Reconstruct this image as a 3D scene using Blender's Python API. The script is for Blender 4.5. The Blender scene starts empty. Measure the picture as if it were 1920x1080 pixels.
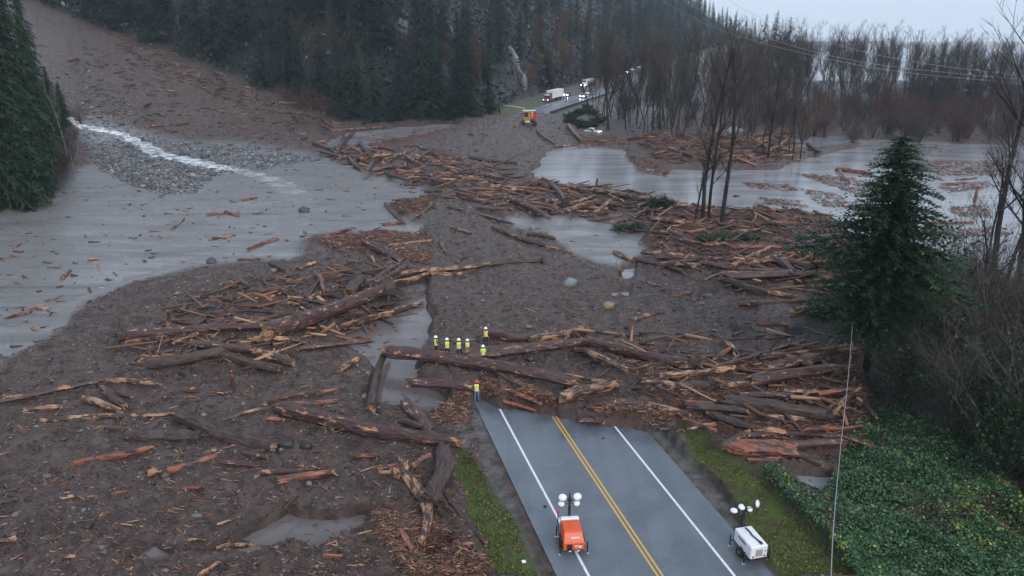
import bpy, math, random
import numpy as np
from mathutils import Vector, Matrix

random.seed(7); np.random.seed(7)
scene = bpy.context.scene
COL = scene.collection
R = math.radians

# ------------------------------------------------------------------ camera, sky, sun, exposure
F, PITCH, HC = 1400.0, R(18.92), 27.0          # focal length in photo pixels, downward pitch, height over the road
cam_d = bpy.data.cameras.new('camera'); cam = bpy.data.objects.new('camera', cam_d); COL.objects.link(cam)
cam.location = (0, 0, HC); cam.rotation_euler = (math.pi/2 - PITCH, 0, 0)
cam_d.sensor_width = 36; cam_d.lens = F/1920*36; cam_d.clip_start = 0.5; cam_d.clip_end = 9000
scene.camera = cam

world = bpy.data.worlds.new('World'); scene.world = world; world.use_nodes = True
wn = world.node_tree; wn.nodes.clear()
SUN_EL, SUN_ROT = R(34), R(150)
w_out = wn.nodes.new('ShaderNodeOutputWorld'); w_bg = wn.nodes.new('ShaderNodeBackground')
sky = wn.nodes.new('ShaderNodeTexSky'); sky.sky_type = 'NISHITA'; sky.sun_disc = False
sky.sun_elevation = SUN_EL; sky.sun_rotation = SUN_ROT; sky.air_density = 1.2; sky.dust_density = 3.0; sky.ozone_density = 2.0
mixw = wn.nodes.new('ShaderNodeMix'); mixw.data_type = 'RGBA'; mixw.inputs['Factor'].default_value = 0.86
mixw.inputs['B'].default_value = (6.3, 7.4, 9.0, 1)          # the closed cloud layer over the clear sky
wn.links.new(sky.outputs[0], mixw.inputs['A']); wn.links.new(mixw.outputs['Result'], w_bg.inputs[0])
w_bg.inputs[1].default_value = 0.10
wn.links.new(w_bg.outputs[0], w_out.inputs[0])

sun_d = bpy.data.lights.new('sun', 'SUN'); sun_d.energy = 1.3; sun_d.angle = R(25); sun_d.color = (1.0, 0.95, 0.9)
sun = bpy.data.objects.new('sun', sun_d); COL.objects.link(sun)
sun.rotation_euler = (R(90)-SUN_EL, 0, math.pi - SUN_ROT)
scene.view_settings.view_transform = 'Standard'; scene.view_settings.look = 'None'
scene.view_settings.exposure = 0.48; scene.view_settings.gamma = 1
scene.view_settings.use_curve_mapping = False
scene.cycles.volume_bounces = 0; scene.cycles.max_bounces = 6; scene.cycles.transparent_max_bounces = 8
scene.cycles.volume_max_steps = 16; scene.cycles.volume_step_rate = 10

# ------------------------------------------------------------------ projection helpers (used only while laying out)
CP, SP = math.cos(PITCH), math.sin(PITCH)
def ray(px, py):
    u = (px-960)/F; v = (py-540)/F
    return np.array((u, CP - v*SP, -SP - v*CP))
def at_z(px, py, z=0.0):
    d = ray(px, py); t = (z-HC)/d[2]; return np.array((d[0]*t, d[1]*t, z))
def at_y(px, py, Y):
    d = ray(px, py); t = Y/d[1]; return np.array((d[0]*t, Y, HC+d[2]*t))
def project(x, y, z):
    dep = y*CP - (z-HC)*SP; dn = -y*SP - (z-HC)*CP
    dep = np.maximum(dep, 0.5)
    return 960+F*x/dep, 540+F*dn/dep
def px_per_m(x, y, z):
    return F/max(1.0, y*CP-(z-HC)*SP)

# ------------------------------------------------------------------ numpy noise
def _h(ix, iy, s):
    n = (ix*374761393 + iy*668265263 + s*982451653) & 0x7fffffff
    n = ((n ^ (n >> 13))*1274126177) & 0x7fffffff
    return ((n ^ (n >> 16)) & 0xffff)/65535.0
def vnoise(x, y, s=0):
    xi = np.floor(x).astype(np.int64); yi = np.floor(y).astype(np.int64)
    fx = x-xi; fy = y-yi; fx = fx*fx*(3-2*fx); fy = fy*fy*(3-2*fy)
    a = _h(xi, yi, s); b = _h(xi+1, yi, s); c = _h(xi, yi+1, s); d = _h(xi+1, yi+1, s)
    return (a+(b-a)*fx) + ((c+(d-c)*fx)-(a+(b-a)*fx))*fy
def fbm(x, y, sc, octv=4, s=0):
    x = x/sc; y = y/sc; t = 0; a = 0.5
    for i in range(octv):
        t = t + a*(vnoise(x, y, s+i)-0.5); x = x*2.03+13.1; y = y*2.03+7.7; a *= 0.55
    return t*2
def sstep(a, b, v):
    t = np.clip((v-a)/(b-a), 0, 1); return t*t*(3-2*t)

def poly_sd(px, py, poly):
    """signed distance in layout pixels, positive inside"""
    P = np.array(poly, float); n = len(P)
    ins = np.zeros(px.shape, bool); d2 = np.full(px.shape, 1e12)
    for i in range(n):
        x1, y1 = P[i]; x2, y2 = P[(i+1) % n]
        ex, ey = x2-x1, y2-y1
        t = np.clip(((px-x1)*ex+(py-y1)*ey)/max(ex*ex+ey*ey, 1e-9), 0, 1)
        d2 = np.minimum(d2, (px-x1-t*ex)**2+(py-y1-t*ey)**2)
        if y1 != y2:
            c = ((y1 > py) != (y2 > py)) & (px < (x2-x1)*(py-y1)/(y2-y1)+x1); ins ^= c
    return np.where(ins, 1, -1)*np.sqrt(d2)

# ------------------------------------------------------------------ the road line (world metres)
def W(px, py, z=0.0): return tuple(at_z(px, py, z)[:2])
n0 = at_z(1238, 1080); n1 = at_z(1040, 782)
hd = (n1-n0)[:2]; hd = hd/np.linalg.norm(hd)
ROAD = []
for s in (-60, 0, 20, 40, 60): ROAD.append((n0[0]+hd[0]*s, n0[1]+hd[1]*s, 0.0))
ROAD += [(-15.5, 122, 0), (-18, 150, 0), (-17, 178, 0.05), (-11.5, 208, 0.3), (-3, 236, 0.6), (8, 262, 1.0), (19, 290, 1.4), (33, 325, 1.9), (50, 372, 2.5), (76, 440, 3.6),
         (105, 515, 5.0), (150, 620, 8), (218, 770, 12.5), (300, 930, 17), (420, 1150, 22), (620, 1500, 26)]
def catmull(P, n=8):
    P = [np.array(p, float) for p in P]; out = []
    for i in range(len(P)-1):
        p0 = P[max(i-1, 0)]; p1 = P[i]; p2 = P[i+1]; p3 = P[min(i+2, len(P)-1)]
        for k in range(n):
            t = k/n
            out.append(0.5*((2*p1)+(-p0+p2)*t+(2*p0-5*p1+4*p2-p3)*t*t+(-p0+3*p1-3*p2+p3)*t**3))
    out.append(P[-1]); return np.array(out)
ROADC = catmull(ROAD, 4)
def line_dist(x, y, L):
    """signed distance (positive to the left of travel), plus 3rd column at nearest point"""
    best = np.full(x.shape, 1e9); sg = np.zeros(x.shape); zz = np.zeros(x.shape)
    for i in range(len(L)-1):
        x1, y1 = L[i][0], L[i][1]; x2, y2 = L[i+1][0], L[i+1][1]
        ex, ey = x2-x1, y2-y1
        t = np.clip(((x-x1)*ex+(y-y1)*ey)/(ex*ex+ey*ey), 0, 1)
        d = np.hypot(x-x1-t*ex, y-y1-t*ey)
        c = ex*(y-y1)-ey*(x-x1)
        m = d < best
        best = np.where(m, d, best); sg = np.where(m, np.sign(c), sg)
        if len(L[i]) > 2: zz = np.where(m, L[i][2]+(L[i+1][2]-L[i][2])*t, zz)
    return best*sg, zz
FOREST = [(-520, 560), (-330, 430), (-230, 340), (-173, 303), (-113, 271), (-62, 243), (-32, 236), (-12, 247), (-4, 268), (4, 300), (17, 335), (33, 380), (62, 452), (90, 525), (135, 632), (203, 782), (285, 942), (400, 1165), (600, 1520)]
BANK = [(-150, 40), (-100, 85), (-80, 119), (-78, 130), (-84, 143), (-97, 165), (-112, 190), (-128, 207), (-200, 215)]

def base_height(x, y):
    dr, rz = line_dist(x, y, ROADC)
    s = 0.186*y - 0.184*x - 54.63
    w = np.clip((-28-x)/45, 0, 1)
    b = np.maximum(0, s)*w
    df, _ = line_dist(x, y, FOREST)
    steep = np.where(x < -80, 0.42, 0.62)
    b = b + np.clip(df, 0, None)*steep*sstep(-5, 25, df)*(1-sstep(980, 1240, y))
    b = b + rz*(1-sstep(850, 1050, y))*np.where(dr > 0, 1.0, 1-sstep(6.5, 9.0+2.2*rz, -dr))
    db, _ = line_dist(x, y, BANK)
    b = b + np.clip(db, 0, 40)*0.35*(1-sstep(205, 235, y))
    return 170*np.tanh(b/170), dr, rz, df, db

# ------------------------------------------------------------------ zone outlines (traced, layout pixels)
Z = {}
Z['silt'] = [[(-400,395),(0,392),(100,378),(130,330),(180,300),(160,262),(140,222),(200,225),(300,262),(420,268),(455,270),(560,285),(640,302),(700,322),(770,345),(800,362),(788,376),(745,382),
              (735,400),(800,428),(798,442),(700,440),(640,442),(600,446),(560,470),(530,488),(420,492),(290,522),(200,556),(130,592),(132,612),(60,655),(0,680),(-400,850)],
             [(950,405),(1100,398),(1160,418),(1215,445),(1200,475),(1150,500),(1110,492),(1060,470),(1010,440),(960,420)]]
Z['gravel'] = [[(150,240),(180,222),(240,240),(330,268),(470,272),(600,300),(470,320),(400,330),(370,360),(300,365),(240,345),(190,320),(165,290)],]
Z['pond'] = [[(600,272),(640,245),(700,238),(850,224),(862,236),(800,256),(720,278),(650,285)],
             [(1002,322),(1012,292),(1036,278),(1088,270),(1130,270),(1180,282),(1170,300),(1250,314),(1330,318),(1400,316),(1450,318),(1490,300),(1580,282),(1640,258),(1720,262),(1880,270),(2100,280),(2300,330),(2300,520),(1920,520),(1800,500),(1650,480),(1590,438),(1560,412),(1500,400),(1420,392),(1385,412),(1340,400),(1290,385),(1240,378),(1180,362),(1060,350),(1005,336)],
             [(1480,260),(1560,252),(1640,262),(1560,272),(1500,276)],
             [(1330,238),(1400,234),(1405,246),(1345,252)],
             [(1440,182),(1560,178),(1580,186),(1450,192)]]
Z['ditch'] = [[(745,532),(806,524),(803,590),(798,650),(782,680),(792,700),(785,712),(830,738),(842,772),(800,790),(735,768),(685,752),(698,690),(682,660),(615,622),(680,592),(722,562)]]
Z['puddle'] = [[(470,978),(535,946),(600,954),(690,944),(708,966),(650,996),(596,1022),(555,1004),(500,1024),(405,1026)],
               [(240,1042),(308,1006),(336,1034),(290,1056)],[(340,1030),(400,1022),(405,1030),(350,1038)],
               [(1140,540),(1170,536),(1172,552),(1150,556)],[(1160,500),(1195,495),(1198,515),(1172,520)],[(1320,545),(1358,548),(1350,560),(1322,562)],
               [(1480,545),(1510,548),(1505,556),(1484,556)],[(1378,618),(1412,622),(1420,636),(1395,634)],[(1300,690),(1345,684),(1340,694),(1305,697)],
               [(1470,880),(1545,872),(1550,895),(1520,912),(1490,900)],[(780,1030),(860,1010),(870,1040),(800,1060)],[(1480,628),(1520,625),(1500,640)]]
Z['grass'] = [[(868,852),(892,850),(908,872),(930,908),(962,962),(1020,1090),(925,1090),(918,1050),(896,1000),(882,950),(862,905)],
              [(1262,815),(1300,815),(1345,850),(1400,880),(1440,900),(1480,950),(1560,1020),(1640,1090),(1475,1090),(1330,905),(1290,860)],
              [(880,212),(1010,190),(1020,200),(950,218),(890,222)]]
Z['ivy'] = [[(1600,790),(1660,770),(1780,800),(1860,900),(1960,1000),(2100,1250),(1680,1250),(1560,1030),(1480,955),(1425,900),(1430,875),(1480,905),(1530,915),(1560,870),(1590,830)]]
Z['shoulder'] = [[(835,770),(890,750),(930,850),(1020,1090),(1000,1090),(905,870),(880,845),(855,840)],
                 [(1215,812),(1240,812),(1300,870),(1400,1000),(1480,1090),(1440,1090)]]
Z['roadclear'] = [[(884,751),(905,748),(935,762),(1000,775),(1050,782),(1105,798),(1160,803),(1215,812),(1240,815),(1330,900),(1500,1120),(1900,2500),(900,2500),(990,1120),(905,860)]]
Z['wood'] = [[(1470,640),(1580,560),(1600,470),(1740,440),(1900,440),(2600,500),(2600,1400),(1960,1000),(1860,900),(1780,800),(1640,770),(1600,740),(1560,700)],]
Z['mat'] = [[(735,388),(835,375),(800,408),(750,412)],[(595,458),(650,440),(720,438),(812,446),(800,466),(700,482),(640,478)],[(755,480),(806,478),(808,506),(760,502)],
            [(895,738),(960,732),(1070,788),(1000,778),(925,763)],[(1095,783),(1290,795),(1245,815),(1160,805)],[(700,950),(830,990),(930,1080),(900,1100),(760,1090),(715,1010)],
            [(800,770),(880,748),(880,790),(825,802)],[(1200,450),(1600,430),(1600,550),(1420,540),(1250,500)],[(1130,700),(1400,690),(1620,650),(1620,850),(1400,850),(1270,790)],
            [(1190,262),(1480,255),(1500,300),(1400,312),(1240,310)],[(1230,388),(1300,380),(1560,400),(1580,430),(1300,445),(1180,440)],[(690,262),(830,235),(850,240),(790,272),(700,280)],
            [(1690,302),(1780,298),(1890,305),(1890,328),(1760,326)],[(1490,322),(1600,330),(1660,350),(1640,372),(1560,345)],[(1380,388),(1560,398),(1560,412),(1400,402)],
            [(1780,385),(1850,380),(1860,405),(1790,400)],[(1060,255),(1180,262),(1180,275),(1100,272)],[(1185,298),(1260,316),(1250,330),(1195,318)],[(1500,350),(1570,360),(1610,388),(1540,382)],[(1390,338),(1480,344),(1500,356),(1410,350)],[(1640,276),(1760,272),(1790,282),(1670,290)],[(1755,346),(1850,336),(1870,348),(1780,358)],[(1730,428),(1880,422),(1900,436),(1760,444)],[(1420,366),(1500,372),(1520,386),(1440,380)]]
Z['jam'] = [[(590,270),(700,282),(830,290),(930,320),(1010,345),(1120,350),(1240,378),(1300,395),(1300,425),(1180,430),(1110,410),(1030,408),(940,400),(860,380),(760,345),(680,322),(620,300)],
            [(1200,440),(1600,430),(1600,560),(1400,560),(1250,500)],[(1100,640),(1620,640),(1640,830),(1420,830),(1270,770),(1100,740)],[(370,560),(700,500),(760,520),(720,620),(480,700),(250,690)],[(1190,262),(1480,255),(1500,300),(1400,312),(1240,310)]]

def zones(x, y, b):
    px, py = project(x, y, b)
    sc = np.clip(F/np.maximum(20, y), 1.0, 13.0)                    # layout pixels per metre, for the edge wander
    wx = px + fbm(x, y, 7, 4, 31)*2.2*sc + fbm(x, y, 1.5, 2, 41)*0.35*sc
    wy = py + (fbm(x, y, 7, 4, 37)*2.2*sc + fbm(x, y, 1.5, 2, 43)*0.35*sc)*27/np.maximum(y, 27)
    out = {}
    for k, polys in Z.items():
        m = np.zeros(x.shape)
        qx, qy = (wx, wy) if k not in ('roadclear', 'shoulder') else (px+(wx-px)*0.25, py+(wy-py)*0.45+fbm(x, y, 1.1, 3, 99)*9)
        for p in polys:
            soft = {'pond': 6, 'ditch': 16, 'puddle': 11, 'silt': 20, 'jam': 25, 'roadclear': 5, 'wood': 25, 'gravel': 14, 'grass': 26, 'shoulder': 14}.get(k, 8)
            a = np.array(p); lo = a.min(0)-60; hi = a.max(0)+60
            sel = (qx > lo[0]) & (qx < hi[0]) & (qy > lo[1]) & (qy < hi[1])
            if sel.any():
                sd = poly_sd(qx[sel], qy[sel], p)
                m[sel] = np.maximum(m[sel], sstep(-soft*0.5, soft*0.5, sd))
        out[k] = m
    return out

WATER_Z = -0.35
def full_height(x, y):
    b, dr, rz, df, db = base_height(x, y)
    z = zones(x, y, b)
    rough = fbm(x, y, 7, 3, 1)*0.38 + fbm(x, y, 1.7, 3, 5)*0.30 + fbm(x, y, 0.5, 2, 9)*0.17 + fbm(x, y, 0.24, 2, 15)*0.09*(y < 110)
    crumbs = np.clip(fbm(x, y, 0.9, 3, 77)-0.15, 0, None)*0.7
    road_band = 1-sstep(7.5, 11, np.abs(dr))
    mid = sstep(15, 40, y)*(1-sstep(246, 252, y))
    hh = b + 0.34 + rough + crumbs + 0.42*road_band*mid
    # the thick debris lobe that crosses the highway
    hh = hh + 0.9*sstep(0, 1, np.clip(1-np.abs(dr+2)/22, 0, 1))*sstep(165, 215, y)*(1-sstep(246, 262, y))
    hh = hh + z['jam']*0.5
    flat = b - 0.12 + fbm(x, y, 9, 3, 21)*0.09 + fbm(x*0.3+y*0.5, y*0.9-x*0.5, 1.5, 3, 23)*0.05 + fbm(x, y, 0.8, 2, 25)*0.03
    hh = hh*(1-z['silt']) + flat*z['silt']
    hh = hh*(1-z['gravel']*0.7) + (b+0.0+fbm(x, y, 1.2, 3, 61)*0.35)*z['gravel']*0.7
    for k, dd in (('pond', -0.95), ('ditch', -0.62), ('puddle', -0.5)):
        hh = hh*(1-z[k]) + (np.minimum(b, 0.1)+dd)*z[k]
    hh = hh + z['mat']*0.28*(z['pond'] < 0.9) + z['mat']*z['pond']*0.55
    g = np.clip(z['grass']+z['shoulder'], 0, 1)
    hh = hh*(1-g) + (b - 0.02 - 0.35*z['grass']*sstep(6.5, 13, np.abs(dr)) + fbm(x, y, 2, 3, 51)*0.06*z['grass'])*g
    hh = hh*(1-z['ivy']) + (b + 0.25 + fbm(x, y, 3.5, 3, 53)*0.8 + fbm(x, y, 0.9, 2, 57)*0.3)*z['ivy']
    dry = np.abs(dr) < 16
    hh = np.where(dry & (y > 255), b + fbm(x, y, 6, 3, 3)*0.3*sstep(7, 12, np.abs(dr)), hh)
    hh = hh - 2.0*sstep(420, 520, y)*sstep(25, 60, -dr)
    hh = hh*(1-z['roadclear']) + (b-0.07)*z['roadclear']
    far_road = (np.abs(dr) < 6.2) & (y > 251)
    hh = np.where(far_road, b-0.14, hh)
    return hh, z, dr, df, db, b

# ------------------------------------------------------------------ mesh helpers
def new_mesh(name, V, Fc, mats=(), smooth=False, mi=None):
    me = bpy.data.meshes.new(name)
    V = np.asarray(V, np.float32)
    if isinstance(Fc, np.ndarray):
        k = Fc.shape[1]; nf = len(Fc)
        me.vertices.add(len(V)); me.vertices.foreach_set('co', V.ravel())
        me.loops.add(nf*k); me.loops.foreach_set('vertex_index', Fc.astype(np.int32).ravel())
        me.polygons.add(nf); me.polygons.foreach_set('loop_start', np.arange(0, nf*k, k, dtype=np.int32))
        me.polygons.foreach_set('loop_total', np.full(nf, k, np.int32))
        me.update(calc_edges=True)
    else:
        me.from_pydata([tuple(map(float, v)) for v in V], [], Fc); me.update()
    for m in mats: me.materials.append(m)
    if mi is not None: me.polygons.foreach_set('material_index', np.asarray(mi, np.int32))
    if smooth: me.polygons.foreach_set('use_smooth', np.ones(len(me.polygons), bool))
    return me
def link(name, data, parent=None):
    o = bpy.data.objects.new(name, data); COL.objects.link(o)
    if parent is not None: o.parent = parent
    return o
def tag(o, label=None, cat=None, group=None, kind=None):
    if label: o['label'] = label
    if cat: o['category'] = cat
    if group: o['group'] = group
    if kind: o['kind'] = kind
    return o
def empty(name, loc=(0, 0, 0), rz=0.0):
    o = bpy.data.objects.new(name, None); COL.objects.link(o); o.location = loc; o.rotation_euler = (0, 0, rz); o.empty_display_size = 0.2
    return o
KIDS = {}
def copy_tree(o, parent=None):
    c = o.copy(); COL.objects.link(c); c.parent = parent
    for ch in list(o.children): copy_tree(ch, c)
    return c

class MB:
    def __init__(s): s.v = []; s.f = []; s.m = []
    def add(s, V, Fc, m=0):
        b = len(s.v); s.v += [tuple(map(float, p)) for p in V]
        for f in Fc: s.f.append(tuple(i+b for i in f)); s.m.append(m)
    def box(s, c, d, m=0, rz=0.0, taper=(1, 1), shear=(0, 0), bev=0.0):
        """box with centre c, size d; taper/shear act on the top face; bev chamfers the vertical and top edges"""
        hx, hy, hz = d[0]/2, d[1]/2, d[2]/2
        b = min(bev, hx*0.9, hy*0.9, hz*0.9)
        def ring(z, sx, sy, ox, oy, ins):
            x, y = hx*sx-ins, hy*sy-ins
            if b > 0: return [(-x+b+ox, -y+oy, z), (x-b+ox, -y+oy, z), (x+ox, -y+b+oy, z), (x+ox, y-b+oy, z), (x-b+ox, y+oy, z), (-x+b+ox, y+oy, z), (-x+ox, y-b+oy, z), (-x+ox, -y+b+oy, z)]
            return [(-x+ox, -y+oy, z), (x+ox, -y+oy, z), (x+ox, y+oy, z), (-x+ox, y+oy, z)]
        R_ = [ring(-hz, 1, 1, 0, 0, 0), ring(hz-b, taper[0], taper[1], shear[0], shear[1], 0)]
        if b > 0: R_.append(ring(hz, taper[0], taper[1], shear[0], shear[1], b*0.8))
        k = len(R_[0]); V = [p for r in R_ for p in r]; Fc = [tuple(range(k-1, -1, -1))]
        for i in range(len(R_)-1):
            for j in range(k): Fc.append((i*k+j, i*k+(j+1) % k, (i+1)*k+(j+1) % k, (i+1)*k+j))
        Fc.append(tuple(range((len(R_)-1)*k, len(R_)*k)))
        cs, sn = math.cos(rz), math.sin(rz)
        s.add([(c[0]+x*cs-y*sn, c[1]+x*sn+y*cs, c[2]+z) for x, y, z in V], Fc, m)
    def tube(s, pts, rad, n=6, m=0, cap=True):
        pts = [Vector(p) for p in pts]
        if not hasattr(rad, '__len__'): rad = [rad]*len(pts)
        V = []; Fc = []; up = Vector((0.13, 0.31, 1)).normalized(); prev = None
        for i, p in enumerate(pts):
            t = (pts[min(i+1, len(pts)-1)]-pts[max(i-1, 0)])
            t = t.normalized() if t.length > 1e-9 else Vector((0, 0, 1))
            a = t.cross(up if abs(t.dot(up)) < 0.95 else Vector((1, 0.2, 0))).normalized() if prev is None else (prev - t*prev.dot(t)).normalized()
            prev = a; b = t.cross(a)
            for j in range(n):
                q = 2*math.pi*j/n; V.append(p+(a*math.cos(q)+b*math.sin(q))*rad[i])
        for i in range(len(pts)-1):
            for j in range(n): Fc.append((i*n+j, i*n+(j+1) % n, (i+1)*n+(j+1) % n, (i+1)*n+j))
        if cap: Fc.append(tuple(range(n-1, -1, -1))); Fc.append(tuple(range((len(pts)-1)*n, len(pts)*n)))
        s.add(V, Fc, m)
    def lathe(s, prof, n=16, c=(0, 0, 0), axis='z', m=0, sy=1.0):
        V = []; Fc = []
        for (r, z) in prof:
            for j in range(n):
                q = 2*math.pi*j/n; a, b = r*math.cos(q), r*math.sin(q)*sy
                p = {'z': (a, b, z), 'x': (z, a, b), 'y': (a, z, b)}[axis]
                V.append((c[0]+p[0], c[1]+p[1], c[2]+p[2]))
        for i in range(len(prof)-1):
            for j in range(n): Fc.append((i*n+j, i*n+(j+1) % n, (i+1)*n+(j+1) % n, (i+1)*n+j))
        Fc.append(tuple(range(n-1, -1, -1))); Fc.append(tuple(range((len(prof)-1)*n, len(prof)*n)))
        s.add(V, Fc, m)
    def mesh(s, name, mats, smooth=False):
        me = bpy.data.meshes.new(name); me.from_pydata(s.v, [], s.f); me.update()
        for m in mats: me.materials.append(m)
        me.polygons.foreach_set('material_index', s.m)
        if smooth: me.polygons.foreach_set('use_smooth', [True]*len(me.polygons))
        return me
    def build(s, name, mats, parent=None, smooth=False):
        if not isinstance(mats, (list, tuple)): mats = [mats]
        return link(name, s.mesh(name, mats, smooth), parent)

# ------------------------------------------------------------------ materials
def mat(name):
    m = bpy.data.materials.new(name); m.use_nodes = True; nt = m.node_tree
    return m, nt, nt.nodes['Principled BSDF']
def N(nt, t, **kw):
    n = nt.nodes.new(t)
    for k, v in kw.items():
        if k.startswith('i_'): n.inputs[k[2:].replace('_', ' ')].default_value = v
        else: setattr(n, k, v)
    return n
def mixc(nt, fac, a, b, mode='MIX'):
    n = nt.nodes.new('ShaderNodeMix'); n.data_type = 'RGBA'; n.blend_type = mode
    for s, v in (('Factor', fac), ('A', a), ('B', b)):
        if hasattr(v, 'is_linked') or hasattr(v, 'links'): nt.links.new(v, n.inputs[s])
        elif s == 'Factor': n.inputs[s].default_value = v
        else: n.inputs[s].default_value = tuple(v)+(1,) if len(v) == 3 else v
    return n.outputs['Result']
def ramp(nt, src, lo, hi):
    n = nt.nodes.new('ShaderNodeMapRange'); n.interpolation_type = 'SMOOTHSTEP'; nt.links.new(src, n.inputs[0]); n.inputs[1].default_value = lo; n.inputs[2].default_value = hi
    return n.outputs[0]
def math_(nt, op, a, b=None):
    n = nt.nodes.new('ShaderNodeMath'); n.operation = op
    for i, v in enumerate((a, b)):
        if v is None: continue
        if hasattr(v, 'links'): nt.links.new(v, n.inputs[i])
        else: n.inputs[i].default_value = v
    return n.outputs[0]
def noise_(nt, vec, scale, detail=4, rough=0.55):
    n = nt.nodes.new('ShaderNodeTexNoise'); n.inputs['Scale'].default_value = scale; n.inputs['Detail'].default_value = detail; n.inputs['Roughness'].default_value = rough
    if vec is not None: nt.links.new(vec, n.inputs['Vector'])
    return n.outputs['Fac']
def bump(nt, bsdf, h, strength=0.5, dist=0.05):
    n = nt.nodes.new('ShaderNodeBump'); n.inputs['Strength'].default_value = strength; n.inputs['Distance'].default_value = dist
    nt.links.new(h, n.inputs['Height']); nt.links.new(n.outputs[0], bsdf.inputs['Normal'])
def paint(name, col, rough=0.4, metal=0.0, dirt=0.25, emit=None, dirtcol=(0.08, 0.065, 0.055)):
    m, nt, b = mat(name)
    tc = nt.nodes.new('ShaderNodeTexCoord')
    f = noise_(nt, tc.outputs['Object'], 2.3, 5, 0.6); f2 = ramp(nt, f, 0.5, 0.75)
    c = mixc(nt, math_(nt, 'MULTIPLY', f2, dirt), col, dirtcol)
    nt.links.new(c, b.inputs['Base Color']); b.inputs['Roughness'].default_value = rough; b.inputs['Metallic'].default_value = metal
    if emit: b.inputs['Emission Color'].default_value = (*emit[0], 1); b.inputs['Emission Strength'].default_value = emit[1]
    return m

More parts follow.
